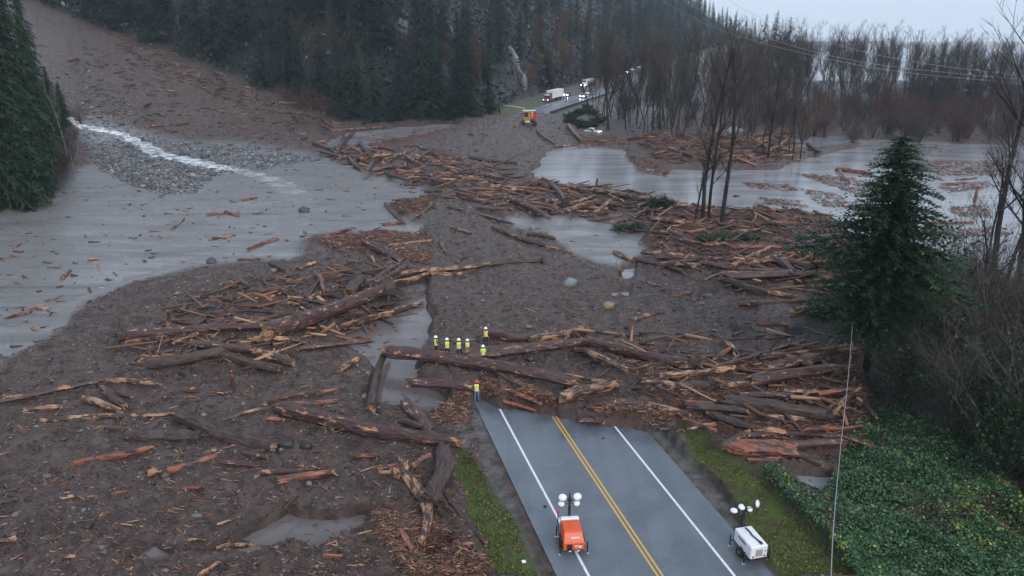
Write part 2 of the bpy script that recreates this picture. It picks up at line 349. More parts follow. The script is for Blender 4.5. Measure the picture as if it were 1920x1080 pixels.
M = {}
def make_ground_material():
    m, nt, b = mat('ground_surface')
    tc = nt.nodes.new('ShaderNodeTexCoord'); P = tc.outputs['Object']
    A = N(nt, 'ShaderNodeAttribute', attribute_name='zone_a'); Bq = N(nt, 'ShaderNodeAttribute', attribute_name='zone_b'); Cq = N(nt, 'ShaderNodeAttribute', attribute_name='zone_c')
    sa = nt.nodes.new('ShaderNodeSeparateColor'); nt.links.new(A.outputs['Color'], sa.inputs[0])
    sb = nt.nodes.new('ShaderNodeSeparateColor'); nt.links.new(Bq.outputs['Color'], sb.inputs[0])
    sc = nt.nodes.new('ShaderNodeSeparateColor'); nt.links.new(Cq.outputs['Color'], sc.inputs[0])
    silt, gravel, grass = sa.outputs; forest, matz, ivy = sb.outputs; shoulder, wet, hill = sc.outputs
    n_big = noise_(nt, P, 0.13, 5, 0.6); n_mid = noise_(nt, P, 1.1, 6, 0.65); n_fine = noise_(nt, P, 5.0, 5, 0.7); n_vf = noise_(nt, P, 22, 3, 0.7)
    mud = mixc(nt, ramp(nt, n_mid, 0.3, 0.72), (0.037, 0.0235, 0.0195), (0.146, 0.101, 0.086))
    mud = mixc(nt, ramp(nt, n_big, 0.35, 0.7), mud, mixc(nt, 0.55, mud, (0.085, 0.062, 0.054)))
    mud = mixc(nt, math_(nt, 'MULTIPLY', ramp(nt, n_fine, 0.55, 0.70), 0.85), mud, (0.022, 0.016, 0.014))
    mud = mixc(nt, math_(nt, 'MULTIPLY', ramp(nt, n_vf, 0.60, 0.70), 0.8), mud, (0.34, 0.28, 0.25))
    # stretched coordinates follow the flow across the silt
    mp = nt.nodes.new('ShaderNodeMapping'); mp.inputs['Rotation'].default_value = (0, 0, R(28)); mp.inputs['Scale'].default_value = (0.06, 0.28, 1)
    nt.links.new(P, mp.inputs[0]); n_st = noise_(nt, mp.outputs[0], 1.0, 7, 0.62); n_st.node.inputs['Distortion'].default_value = 0.7
    mp2 = nt.nodes.new('ShaderNodeMapping'); mp2.inputs['Rotation'].default_value = (0, 0, R(18)); mp2.inputs['Scale'].default_value = (0.03, 0.9, 1)
    nt.links.new(P, mp2.inputs[0]); n_st2 = noise_(nt, mp2.outputs[0], 1.0, 5, 0.6); n_st2.node.inputs['Distortion'].default_value = 0.9
    siltc = mixc(nt, ramp(nt, n_st, 0.3, 0.7), (0.125, 0.118, 0.115), (0.225, 0.22, 0.219))
    siltc = mixc(nt, math_(nt, 'MULTIPLY', ramp(nt, n_st2, 0.60, 0.66), 0.45), siltc, (0.055, 0.049, 0.046))
    siltc = mixc(nt, math_(nt, 'MULTIPLY', math_(nt, 'MULTIPLY', ramp(nt, n_fine, 0.52, 0.66), ramp(nt, n_big, 0.42, 0.58)), 0.6), siltc, (0.065, 0.056, 0.052))
    siltc = mixc(nt, math_(nt, 'MULTIPLY', ramp(nt, n_vf, 0.6, 0.7), 0.35), siltc, (0.30, 0.29, 0.28))
    vo = nt.nodes.new('ShaderNodeTexVoronoi'); vo.inputs['Scale'].default_value = 2.4; nt.links.new(P, vo.inputs['Vector'])
    sv = nt.nodes.new('ShaderNodeSeparateColor'); nt.links.new(vo.outputs['Color'], sv.inputs[0])
    grav = mixc(nt, sv.outputs[0], (0.05, 0.05, 0.052), (0.24, 0.24, 0.25))
    gr = mixc(nt, ramp(nt, n_fine, 0.35, 0.7), (0.05, 0.068, 0.010), (0.115, 0.165, 0.018))
    gr = mixc(nt, math_(nt, 'MULTIPLY', ramp(nt, n_mid, 0.46, 0.60), 0.85), gr, (0.06, 0.042, 0.024))
    gr = mixc(nt, math_(nt, 'MULTIPLY', ramp(nt, n_vf, 0.68, 0.74), 0.8), gr, (0.22, 0.15, 0.04))
    fo = mixc(nt, ramp(nt, n_mid, 0.35, 0.7), (0.010, 0.008, 0.007), (0.040, 0.028, 0.021))
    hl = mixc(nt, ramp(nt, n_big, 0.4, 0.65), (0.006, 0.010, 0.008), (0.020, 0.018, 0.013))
    ma = mixc(nt, ramp(nt, n_fine, 0.35, 0.68), (0.035, 0.015, 0.011), (0.17, 0.075, 0.042))
    iv = mixc(nt, n_fine, (0.006, 0.012, 0.005), (0.018, 0.03, 0.012))
    sh = mixc(nt, ramp(nt, n_mid, 0.35, 0.65), (0.075, 0.068, 0.064), (0.16, 0.15, 0.145))
    c = mud
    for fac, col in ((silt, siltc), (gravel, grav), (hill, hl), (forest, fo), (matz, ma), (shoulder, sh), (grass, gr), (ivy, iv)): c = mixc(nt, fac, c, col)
    nt.links.new(c, b.inputs['Base Color'])
    ro = math_(nt, 'SUBTRACT', 0.58, math_(nt, 'ADD', math_(nt, 'MULTIPLY', ramp(nt, n_mid, 0.58, 0.42), 0.16), math_(nt, 'MULTIPLY', ramp(nt, n_big, 0.52, 0.62), 0.16)))
    wf = math_(nt, 'MULTIPLY', wet, ramp(nt, n_st, 0.42, 0.58))
    ro2 = nt.nodes.new('ShaderNodeMix'); nt.links.new(wf, ro2.inputs[0]); nt.links.new(ro, ro2.inputs[2]); ro2.inputs[3].default_value = 0.24
    nt.links.new(ro2.outputs[0], b.inputs['Roughness'])
    b.inputs['Specular IOR Level'].default_value = 0.42
    hgt = math_(nt, 'ADD', math_(nt, 'MULTIPLY', n_mid, 0.6), math_(nt, 'ADD', math_(nt, 'MULTIPLY', n_fine, 0.5), math_(nt, 'MULTIPLY', n_vf, 0.2)))
    bn = nt.nodes.new('ShaderNodeBump'); bn.inputs['Distance'].default_value = 0.5
    st = nt.nodes.new('ShaderNodeMix'); nt.links.new(silt, st.inputs[0]); st.inputs[2].default_value = 1.0; st.inputs[3].default_value = 0.12
    nt.links.new(st.outputs[0], bn.inputs['Strength']); nt.links.new(hgt, bn.inputs['Height']); nt.links.new(bn.outputs[0], b.inputs['Normal'])
    return m
M['ground'] = make_ground_material()

def make_water(nm='silty_water', ca=(0.17, 0.165, 0.168), cb=(0.26, 0.258, 0.266)):
    m, nt, b = mat(nm)
    tc = nt.nodes.new('ShaderNodeTexCoord')
    mp = nt.nodes.new('ShaderNodeMapping'); mp.inputs['Scale'].default_value = (0.25, 0.9, 1); nt.links.new(tc.outputs['Object'], mp.inputs[0])
    n = noise_(nt, mp.outputs[0], 0.25, 5, 0.6)
    c = mixc(nt, ramp(nt, n, 0.35, 0.65), ca, cb); nt.links.new(c, b.inputs['Base Color'])
    b.inputs['IOR'].default_value = 1.34; b.inputs['Roughness'].default_value = 0.14
    n2 = noise_(nt, mp.outputs[0], 2.2, 6, 0.65); bump(nt, b, n2, 0.35, 0.05)
    return m
M['water'] = make_water()
def make_creek():
    m, nt, b = mat('white_water')
    tc = nt.nodes.new('ShaderNodeTexCoord'); A = N(nt, 'ShaderNodeAttribute', attribute_name='foam')
    mp = nt.nodes.new('ShaderNodeMapping'); mp.inputs['Rotation'].default_value = (0, 0, R(30)); mp.inputs['Scale'].default_value = (0.5, 1.3, 1); nt.links.new(tc.outputs['Object'], mp.inputs[0]); n = noise_(nt, mp.outputs[0], 0.9, 6, 0.72); f = math_(nt, 'MULTIPLY', ramp(nt, n, 0.43, 0.60), A.outputs['Fac'])
    c = mixc(nt, f, (0.165, 0.158, 0.155), (0.72, 0.76, 0.80)); nt.links.new(c, b.inputs['Base Color'])
    b.inputs['Roughness'].default_value = 0.45; bump(nt, b, n, 0.8, 0.2)
    return m
M['creek'] = make_creek()
def make_asphalt():
    m, nt, b = mat('wet_asphalt')
    tc = nt.nodes.new('ShaderNodeTexCoord'); P = tc.outputs['Object']
    n1 = noise_(nt, P, 0.35, 5, 0.6); n2 = noise_(nt, P, 9, 4, 0.7); n3 = noise_(nt, P, 60, 2, 0.6)
    mp = nt.nodes.new('ShaderNodeMapping'); mp.inputs['Rotation'].default_value = (0, 0, -math.atan2(hd[0], hd[1])*-1); mp.inputs['Scale'].default_value = (0.9, 0.03, 1)
    nt.links.new(P, mp.inputs[0]); n4 = noise_(nt, mp.outputs[0], 1, 3, 0.5)
    c = mixc(nt, ramp(nt, n1, 0.3, 0.7), (0.078, 0.094, 0.112), (0.122, 0.143, 0.166))
    c = mixc(nt, ramp(nt, n4, 0.4, 0.65), c, mixc(nt, 0.35, c, (0.075, 0.08, 0.086)))
    c = mixc(nt, math_(nt, 'MULTIPLY', ramp(nt, n3, 0.6, 0.75), 0.35), c, (0.16, 0.16, 0.16))
    c = mixc(nt, math_(nt, 'MULTIPLY', ramp(nt, n2, 0.6, 0.8), 0.25), c, (0.06, 0.058, 0.056))
    nt.links.new(c, b.inputs['Base Color'])
    sy = nt.nodes.new('ShaderNodeSeparateXYZ'); nt.links.new(P, sy.inputs[0])
    smear = math_(nt, 'MULTIPLY', ramp(nt, sy.outputs[1], 41, 53), ramp(nt, noise_(nt, P, 0.9, 6, 0.7), 0.47, 0.60)); c = mixc(nt, math_(nt, 'MULTIPLY', smear, 0.8), c, (0.085, 0.068, 0.058))
    vc = nt.nodes.new('ShaderNodeTexVoronoi'); vc.feature = 'DISTANCE_TO_EDGE'; vc.inputs['Scale'].default_value = 0.22
    wv = nt.nodes.new('ShaderNodeTexNoise'); wv.inputs['Scale'].default_value = 1.3; nt.links.new(P, wv.inputs['Vector']); vm = nt.nodes.new('ShaderNodeVectorMath'); vm.operation = 'ADD'; nt.links.new(P, vm.inputs[0]); nt.links.new(wv.outputs['Color'], vm.inputs[1]); nt.links.new(vm.outputs[0], vc.inputs['Vector'])
    c = mixc(nt, math_(nt, 'MULTIPLY', math_(nt, 'MULTIPLY', ramp(nt, vc.outputs['Distance'], 0.012, 0.003), ramp(nt, n1, 0.48, 0.56)), 0.5), c, (0.035, 0.036, 0.038))
    r = nt.nodes.new('ShaderNodeMapRange'); nt.links.new(n1, r.inputs[0]); r.inputs[1].default_value = 0.3; r.inputs[2].default_value = 0.7; r.inputs[3].default_value = 0.14; r.inputs[4].default_value = 0.46
    nt.links.new(r.outputs[0], b.inputs['Roughness']); bump(nt, b, n3, 0.15, 0.01)
    return m
M['asphalt'] = make_asphalt()
def make_line(name, col):
    m, nt, b = mat(name); tc = nt.nodes.new('ShaderNodeTexCoord')
    n = noise_(nt, tc.outputs['Object'], 6, 5, 0.7); c = mixc(nt, math_(nt, 'MULTIPLY', ramp(nt, n, 0.5, 0.72), 0.55), col, (0.12, 0.12, 0.12)); nt.links.new(c, b.inputs['Base Color'])
    b.inputs['Roughness'].default_value = 0.4; return m
M['white_line'] = make_line('white_line_paint', (0.66, 0.67, 0.68)); M['yellow_line'] = make_line('yellow_line_paint', (0.58, 0.33, 0.045))

def make_log(name, bark1, bark2, wood1, wood2, lo, hi, mudf=0.5):
    m, nt, b = mat(name)
    tc = nt.nodes.new('ShaderNodeTexCoord'); oi = nt.nodes.new('ShaderNodeObjectInfo')
    off = nt.nodes.new('ShaderNodeVectorMath'); off.operation = 'MULTIPLY_ADD'
    cmb = nt.nodes.new('ShaderNodeCombineXYZ')
    for i in range(3): nt.links.new(math_(nt, 'MULTIPLY', oi.outputs['Random'], 37.0+i*11), cmb.inputs[i])
    ad = nt.nodes.new('ShaderNodeVectorMath'); ad.operation = 'ADD'; nt.links.new(tc.outputs['Object'], ad.inputs[0]); nt.links.new(cmb.outputs[0], ad.inputs[1])
    P = ad.outputs[0]
    mp = nt.nodes.new('ShaderNodeMapping'); mp.inputs['Scale'].default_value = (0.55, 1.5, 1.5); nt.links.new(P, mp.inputs[0])
    n1 = noise_(nt, mp.outputs[0], 1.7, 5, 0.66)
    mp2 = nt.nodes.new('ShaderNodeMapping'); mp2.inputs['Scale'].default_value = (1.2, 9, 9); nt.links.new(P, mp2.inputs[0])
    n2 = noise_(nt, mp2.outputs[0], 1.0, 4, 0.6)
    n3 = noise_(nt, P, 0.8, 5, 0.65)
    bark = mixc(nt, ramp(nt, n2, 0.3, 0.7), bark1, bark2); wood = mixc(nt, ramp(nt, n2, 0.3, 0.7), wood1, wood2)
    wood = mixc(nt, math_(nt, 'MULTIPLY', ramp(nt, n3, 0.4, 0.6), 0.6), wood, wood1)
    c = mixc(nt, ramp(nt, n1, lo, hi), bark, wood)
    c = mixc(nt, math_(nt, 'MULTIPLY', ramp(nt, n3, 0.52, 0.64), mudf), c, (0.085, 0.064, 0.056))
    nt.links.new(c, b.inputs['Base Color']); b.inputs['Roughness'].default_value = 0.55 if hi > 0.65 else 0.42; b.inputs['Specular IOR Level'].default_value = 0.25 if hi > 0.65 else 0.38
    bump(nt, b, n2, 0.9, 0.06)
    return m
M['b'] = make_log('dark_bark', (0.024, 0.0125, 0.012), (0.092, 0.046, 0.040), (0.28, 0.12, 0.055), (0.54, 0.32, 0.19), 0.585, 0.62, 0.4)
M['t'] = make_log('stripped_wood', (0.028, 0.016, 0.014), (0.07, 0.038, 0.028), (0.24, 0.11, 0.055), (0.50, 0.31, 0.19), 0.48, 0.55, 0.45)
M['r'] = make_log('red_cedar_wood', (0.022, 0.012, 0.011), (0.07, 0.034, 0.028), (0.17, 0.05, 0.03), (0.33, 0.13, 0.075), 0.44, 0.54, 0.5)
M['m'] = make_log('muddy_bark', (0.026, 0.017, 0.015), (0.088, 0.062, 0.053), (0.20, 0.12, 0.07), (0.35, 0.24, 0.15), 0.66, 0.70, 0.65)
def make_end():
    m, nt, b = mat('broken_wood'); tc = nt.nodes.new('ShaderNodeTexCoord')
    n = noise_(nt, tc.outputs['Object'], 6, 4, 0.7); c = mixc(nt, ramp(nt, n, 0.35, 0.65), (0.09, 0.045, 0.03), (0.36, 0.20, 0.11)); nt.links.new(c, b.inputs['Base Color']); b.inputs['Roughness'].default_value = 0.6
    return m
M['end'] = make_end()
def make_attr_mat(name, rough=0.6, attr='tint', spec=0.4):
    m, nt, b = mat(name); A = N(nt, 'ShaderNodeAttribute', attribute_name=attr); tc = nt.nodes.new('ShaderNodeTexCoord')
    n = noise_(nt, tc.outputs['Object'], 8, 3, 0.6)
    c = mixc(nt, math_(nt, 'MULTIPLY', ramp(nt, n, 0.35, 0.7), 0.35), A.outputs['Color'], (0.03, 0.022, 0.02)); nt.links.new(c, b.inputs['Base Color']); b.inputs['Roughness'].default_value = rough
    b.inputs['Specular IOR Level'].default_value = spec
    return m
M['splinter'] = make_attr_mat('splintered_wood'); M['stone'] = make_attr_mat('wet_stone', 0.45); M['leafcover'] = make_attr_mat('ivy_leaf', 0.35)
def make_foliage(name, a, bcol, rough=0.6, sc=0.35):
    m, nt, b = mat(name); tc = nt.nodes.new('ShaderNodeTexCoord'); oi = nt.nodes.new('ShaderNodeObjectInfo')
    n = noise_(nt, tc.outputs['Object'], sc, 4, 0.7); f = ramp(nt, n, 0.35, 0.68)
    c = mixc(nt, f, a, bcol)
    hs = nt.nodes.new('ShaderNodeHueSaturation'); nt.links.new(c, hs.inputs['Color'])
    v = nt.nodes.new('ShaderNodeMapRange'); nt.links.new(oi.outputs['Random'], v.inputs[0]); v.inputs[3].default_value = 0.7; v.inputs[4].default_value = 1.3
    nt.links.new(v.outputs[0], hs.inputs['Value'])
    h = nt.nodes.new('ShaderNodeMapRange'); nt.links.new(oi.outputs['Random'], h.inputs[0]); h.inputs[3].default_value = 0.48; h.inputs[4].default_value = 0.52; nt.links.new(h.outputs[0], hs.inputs['Hue'])
    nt.links.new(hs.outputs[0], b.inputs['Base Color']); b.inputs['Roughness'].default_value = rough; b.inputs['Specular IOR Level'].default_value = 0.25
    return m
M['conifer'] = make_foliage('conifer_needles', (0.008, 0.019, 0.012), (0.022, 0.046, 0.024))
M['cedar'] = make_foliage('cedar_sprays', (0.009, 0.022, 0.008), (0.026, 0.054, 0.016))
M['nearcedar'] = make_foliage('near_cedar_sprays', (0.010, 0.026, 0.010), (0.030, 0.062, 0.024), 0.6, 0.8)
M['rust'] = make_foliage('rusty_leaves', (0.055, 0.032, 0.018), (0.15, 0.075, 0.028), 0.7, 0.8)
M['twig'] = make_foliage('bare_twigs', (0.040, 0.032, 0.029), (0.092, 0.073, 0.065), 0.8)
M['redtwig'] = make_foliage('reddish_twigs', (0.050, 0.026, 0.022), (0.11, 0.058, 0.045), 0.8)
M['greentwig'] = make_foliage('mossy_twigs', (0.018, 0.020, 0.009), (0.042, 0.045, 0.020), 0.8)
M['bark'] = make_foliage('tree_bark', (0.018, 0.014, 0.012), (0.050, 0.040, 0.034), 0.8, 1.2)
M['darkbark'] = make_foliage('dark_tree_bark', (0.012, 0.010, 0.009), (0.030, 0.024, 0.021), 0.8, 1.2)
M['palebark'] = make_foliage('pale_tree_bark', (0.16, 0.145, 0.12), (0.34, 0.31, 0.27), 0.8, 1.2)
M['bramble'] = make_foliage('bramble_leaves', (0.010, 0.024, 0.008), (0.024, 0.05, 0.016), 0.5, 1.5)

# ------------------------------------------------------------------ the ground sheet
NA, ND1, ND2 = 880, 560, 130
ang = np.linspace(R(-50), R(50), NA)
tan0, tan1 = 27/14.0, 27/420.0
inv = np.linspace(tan0, tan1, ND1)                     # rows evenly spaced as seen from a low flight
D1 = 27/inv; D2 = D1[-1]*np.power(2400/D1[-1], np.linspace(0, 1, ND2+1)[1:])
DD = np.concatenate([D1, D2]); ND = len(DD)
TH, DG = np.meshgrid(ang, DD)
GX = DG*np.tan(TH)*1.0; GY = DG*1.0
GZ, ZN, DRD, DFO, DBK, GB = full_height(GX.ravel(), GY.ravel())
GZ = GZ.reshape(ND, NA)
def interp(x, y, G=GZ):
    y = np.maximum(np.asarray(y, float), DD[0]); x = np.asarray(x, float)
    a = np.arctan2(x, y); fi = np.clip((a-ang[0])/(ang[1]-ang[0]), 0, NA-1.001)
    fj = np.interp(y, DD, np.arange(ND)); fj = np.clip(fj, 0, ND-1.001)
    i = fi.astype(int); j = fj.astype(int); u = fi-i; v = fj-j
    return (G[j, i]*(1-u)+G[j, i+1]*u)*(1-v)+(G[j+1, i]*(1-u)+G[j+1, i+1]*u)*v
def gz(x, y): return float(interp(np.array([x]), np.array([y]))[0])
def hit(px, py, mind=0):
    """where the view ray through a layout pixel meets the ground"""
    d = ray(px, py); ys = DD[DD > mind]; xs = ys*d[0]/d[1]; zr = HC+ys*d[2]/d[1]
    zt = interp(xs, ys); below = np.nonzero(zr <= zt)[0]
    if len(below) == 0: return None
    k = below[0]
    if k == 0: return np.array((xs[0], ys[0], zt[0]))
    a = zr[k-1]-zt[k-1]; b_ = zr[k]-zt[k]; t = a/(a-b_) if a != b_ else 0
    Y = ys[k-1]+(ys[k]-ys[k-1])*t; X = Y*d[0]/d[1]
    return np.array((X, Y, gz(X, Y)))

idx = np.arange(ND*NA).reshape(ND, NA)
quads = np.stack([idx[:-1, :-1].ravel(), idx[:-1, 1:].ravel(), idx[1:, 1:].ravel(), idx[1:, :-1].ravel()], 1)
gm = new_mesh('ground', np.stack([GX.ravel(), GY.ravel(), GZ.ravel()], 1), quads, [M['ground']], smooth=True)
def setcol(me, name, r, g, b):
    a = me.color_attributes.new(name, 'FLOAT_COLOR', 'POINT')
    a.data.foreach_set('color', np.stack([r, g, b, np.ones_like(r)], 1).astype(np.float32).ravel())
gyr = GY.ravel(); gxr = GX.ravel()
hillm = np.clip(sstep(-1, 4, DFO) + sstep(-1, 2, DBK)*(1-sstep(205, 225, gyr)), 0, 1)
rightwood = np.clip(ZN['wood'] + ((DRD < -11) & (gyr > 275)).astype(float)*sstep(275, 300, gyr)*(1-ZN['pond']), 0, 1)
farverge = ((gyr > 252) & (np.abs(DRD) > 5.5) & (np.abs(DRD) < 15)).astype(float)
flow = np.clip(ZN['silt'] + ZN['ditch'] + 0.35*(1-hillm), 0, 1)
setcol(gm, 'zone_a', ZN['silt'], ZN['gravel']*(gyr > 60), np.clip(ZN['grass']*(1-ZN['mat']*0.6) + farverge*0.45, 0, 1))
setcol(gm, 'zone_b', rightwood, ZN['mat']*0.85, ZN['ivy'])
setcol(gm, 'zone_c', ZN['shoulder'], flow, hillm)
ground = tag(link('ground', gm), 'wide sheet of grey brown mud and silt left by the debris flow', 'ground', kind='structure')

# still, silty floodwater fills every hollow below its level
MBw = MB()
MBw.add([(3, 14, WATER_Z), (2300, 14, WATER_Z), (2300, 2400, WATER_Z), (600, 2400, WATER_Z), (3, 1100, WATER_Z)], [(0, 1, 2, 3, 4)])
MBw.add([(-130, 100, WATER_Z), (3, 100, WATER_Z), (3, 1100, WATER_Z), (-130, 700, WATER_Z)], [(0, 1, 2, 3)])
tag(MBw.build('floodwater', M['water']), 'silty floodwater standing in ponds beside the highway', 'water', kind='structure')
M['ditchwater'] = make_water('muddy_ditch_water', (0.105, 0.088, 0.084), (0.155, 0.135, 0.132))
MBw = MB(); MBw.add([(-130, 14, WATER_Z), (3, 14, WATER_Z), (3, 100, WATER_Z), (-130, 100, WATER_Z)], [(0, 1, 2, 3)])
tag(MBw.build('ditch_water', M['ditchwater']), 'brown muddy water filling the ditch and puddles of the mud flat', 'water', kind='structure')

# ------------------------------------------------------------------ road and markings
def ribbon(name, L, off, width, dz, m, y0=-1e9, y1=1e9, jitter=0):
    V = []; L = [p for p in L if y0 <= p[1] <= y1]
    for i, p in enumerate(L):
        a = np.array(L[max(i-1, 0)][:2]); b_ = np.array(L[min(i+1, len(L)-1)][:2]); t = (b_-a)/np.linalg.norm(b_-a); nrm = np.array((-t[1], t[0]))
        for s in (off+width/2, off-width/2): V.append((p[0]+nrm[0]*s, p[1]+nrm[1]*s, p[2]+dz))
    Fc = np.array([(2*i, 2*i+1, 2*i+3, 2*i+2) for i in range(len(L)-1)])
    return link(name, new_mesh(name, V, Fc, [m]))
RL = catmull(ROAD, 24)
RNEAR = [p for p in RL if p[1] < 75]; RFAR = [p for p in RL if 246 < p[1] < 840]
LW = 3.62
def join_ribbons(name, off, width, dz, m):
    a = ribbon('tmp', RNEAR, off, width, dz, m); b_ = ribbon('tmp', RFAR, off, width, dz, m); V = []; Fc = []
    for o in (a, b_):
        k = len(V); V += [tuple(v.co) for v in o.data.vertices]; Fc += [tuple(i+k for i in p.vertices) for p in o.data.polygons]; bpy.data.objects.remove(o)
    return link(name, new_mesh(name, V, Fc, [m]))
tag(join_ribbons('road', -0.25, 11.0, 0.0, M['asphalt']), 'wet grey highway asphalt emerging from under the slide', 'road', kind='structure')
tag(join_ribbons('edge_line', LW, 0.15, 0.005, M['white_line']), 'solid white edge line running under the orange light tower', 'road marking', kind='structure')
tag(join_ribbons('edge_line', -LW-0.15, 0.15, 0.005, M['white_line']), 'solid white edge line on the side of the white light tower', 'road marking', kind='structure')
tag(join_ribbons('centre_line', 0.13, 0.12, 0.005, M['yellow_line']), 'solid yellow centre line nearer the orange light tower', 'road marking', kind='structure')
tag(join_ribbons('centre_line', -0.13, 0.12, 0.005, M['yellow_line']), 'solid yellow centre line nearer the white light tower', 'road marking', kind='structure')

# creek: a ribbon of white water over the stones
CREEK_PX = [(128, 222), (150, 236), (185, 243), (225, 252), (262, 268), (300, 290), (350, 300), (400, 312), (450, 318)]
def creek():
    pts = [(128, 222), (150, 236), (185, 243), (225, 252), (262, 268), (300, 290), (350, 300), (400, 312), (450, 320), (500, 334), (540, 352), (560, 376), (560, 400), (540, 425), (540, 440), (440, 468), (330, 500), (200, 540), (90, 585)]
    wd = [2.6, 3.4, 3.8, 3.6, 4.4, 6.0, 5.5, 5, 5.5, 7, 8.5, 9, 8, 6, 4.5, 4, 3.5, 3, 2.5]; C = []
    for (a, b_), w in zip(pts, wd):
        h = hit(a, b_); C.append((h[0], h[1], w))
    C = catmull(C, 14); V = []; foam = []; K = 9
    for i, p in enumerate(C):
        a = C[max(i-1, 0)][:2]; b_ = C[min(i+1, len(C)-1)][:2]; t = (b_-a)/np.linalg.norm(b_-a); n = np.array((-t[1], t[0]))
        prog = i/len(C)
        for k in range(K):
            s = (k/(K-1)-0.5)*(p[2]+1.2*math.sin(i*0.9)+0.8*math.sin(i*2.3)); x, y = p[0]+n[0]*s, p[1]+n[1]*s
            edge = abs(k/(K-1)-0.5)*2
            V.append((x, y, gz(x, y)+(0.30 if prog < 0.42 else 0.06)-0.7*edge**3*(1 if prog < 0.42 else 0.5) + 0.05*math.sin(i*1.7+k)))
            foam.append((1.0-edge**2*0.5)*(1.35 if prog < 0.42 else max(0.0, 0.95-(prog-0.40)*4.2)*(0.7+0.5*math.sin(i*0.7))))
    Fc = np.array([(i*K+k, i*K+k+1, (i+1)*K+k+1, (i+1)*K+k) for i in range(len(C)-1) for k in range(K-1)])
    me = new_mesh('creek', V, Fc, [M['creek']], smooth=True); foam = np.array(foam)
    at = me.attributes.new('foam', 'FLOAT', 'POINT'); at.data.foreach_set('value', foam.astype(np.float32))
    tag(link('creek', me), 'white rushing creek fanning out over grey stones', 'creek', kind='structure')
creek()

# ------------------------------------------------------------------ scattered stuff
def scatter_points(n, poly=None, dmin=28, dmax=260, power=1.0, xr=0.72):
    """random ground points, thinner with distance"""
    out = []; tries = 0
    if poly is not None:
        P = np.array(poly, float); lo, hi = P.min(0), P.max(0)
        while len(out) < n and tries < 60:
            tries += 1
            a = np.random.uniform(lo[0], hi[0], n*2); b_ = np.random.uniform(lo[1], hi[1], n*2)
            ok = poly_sd(a, b_, poly) > 0
            for q, w in zip(a[ok], b_[ok]):
                t = (0-HC)/ray(q, w)[2]; d = ray(q, w)
                if d[2] >= -0.01: continue
                out.append((d[0]*t, d[1]*t))
                if len(out) >= n: break
        return np.array(out)
    u = np.random.rand(n)
    D = dmin*(dmax/dmin)**u if power == 1.0 else dmin+(dmax-dmin)*u
    X = D*np.random.uniform(-xr, xr, n); return np.stack([X, D], 1)
def stick_cloud(name, P, L, Rr, cols, m, label, cat, zoff=0.015, tilt=0.25, dirx=0.6, flatk=0.6):
    n = len(P); z = interp(P[:, 0], P[:, 1]); z = np.maximum(z, WATER_Z)
    a = np.random.normal(0, dirx, n) + (np.random.rand(n) < 0.2)*np.random.uniform(-1.5, 1.5, n); t = np.random.normal(0, tilt, n)
    dx = np.stack([np.cos(a)*np.cos(t), np.sin(a)*np.cos(t), np.sin(t)], 1); sy = np.stack([-np.sin(a), np.cos(a), np.zeros(n)], 1); sz = np.cross(dx, sy)
    c = np.stack([P[:, 0], P[:, 1], z+zoff+Rr*0.6], 1)
    V = []
    for s in (-1, 1):
        k = 1.0 if s < 0 else np.random.uniform(0.3, 0.9, n)[:, None]
        for (u, v) in ((-1, -1), (1, -1), (1, 1), (-1, 1)):
            V.append(c + dx*(s*L/2)[:, None] + sy*(u*Rr)[:, None]*k + sz*(v*Rr*flatk)[:, None]*k)
    V = np.stack(V, 1).reshape(-1, 3); o = (np.arange(n)*8)[:, None, None]
    base = np.array([(0, 3, 2, 1), (4, 5, 6, 7), (0, 1, 5, 4), (1, 2, 6, 5), (2, 3, 7, 6), (3, 0, 4, 7)])[None]
    me = new_mesh(name, V, (o+base).reshape(-1, 4), [m])
    C = np.array(cols)[np.random.choice(len(cols), n, p=None)]*np.random.uniform(0.6, 1.25, (n, 1)); C = np.repeat(C, 8, 0)
    setcol(me, 'tint', C[:, 0], C[:, 1], C[:, 2])
    return tag(link(name, me), label, cat, kind='stuff')
ico_v = np.array([(0,0,1),(0.894,0,0.447),(0.276,0.851,0.447),(-0.724,0.526,0.447),(-0.724,-0.526,0.447),(0.276,-0.851,0.447),(0.724,0.526,-0.447),(-0.276,0.851,-0.447),(-0.894,0,-0.447),(-0.276,-0.851,-0.447),(0.724,-0.526,-0.447),(0,0,-1)])
ico_f = np.array([(0,1,2),(0,2,3),(0,3,4),(0,4,5),(0,5,1),(1,6,2),(2,7,3),(3,8,4),(4,9,5),(5,10,1),(6,7,2),(7,8,3),(8,9,4),(9,10,5),(10,6,1),(6,11,7),(7,11,8),(8,11,9),(9,11,10),(10,11,6)])
def rock_cloud(name, P, S, cols, m, label, cat, flat=0.65, smooth=False, jag=0.3, sink=0.15):
    n = len(P); z = interp(P[:, 0], P[:, 1])
    a = np.random.uniform(0, 6.28, n); ca, sa = np.cos(a), np.sin(a)
    V = ico_v[None]*(1+np.random.uniform(-jag, jag, (n, 12, 1)))
    V = V*np.stack([S*np.random.uniform(0.7, 1.4, n), S*np.random.uniform(0.6, 1.1, n), S*flat*np.random.uniform(0.6, 1.1, n)], 1)[:, None]
    x = V[..., 0]*ca[:, None]-V[..., 1]*sa[:, None]+P[:, 0:1]; y = V[..., 0]*sa[:, None]+V[..., 1]*ca[:, None]+P[:, 1:2]; zz = V[..., 2]+(z+S*sink)[:, None]
    Fc = (ico_f[None]+(np.arange(n)*12)[:, None, None]).reshape(-1, 3)
    me = new_mesh(name, np.stack([x, y, zz], 2).reshape(-1, 3), Fc, [m], smooth=smooth)
    C = np.array(cols)[np.random.randint(0, len(cols), n)]*np.random.uniform(0.7, 1.3, (n, 1)); C = np.repeat(C, 12, 0)
    setcol(me, 'tint', C[:, 0], C[:, 1], C[:, 2])
    return tag(link(name, me), label, cat, kind='stuff')
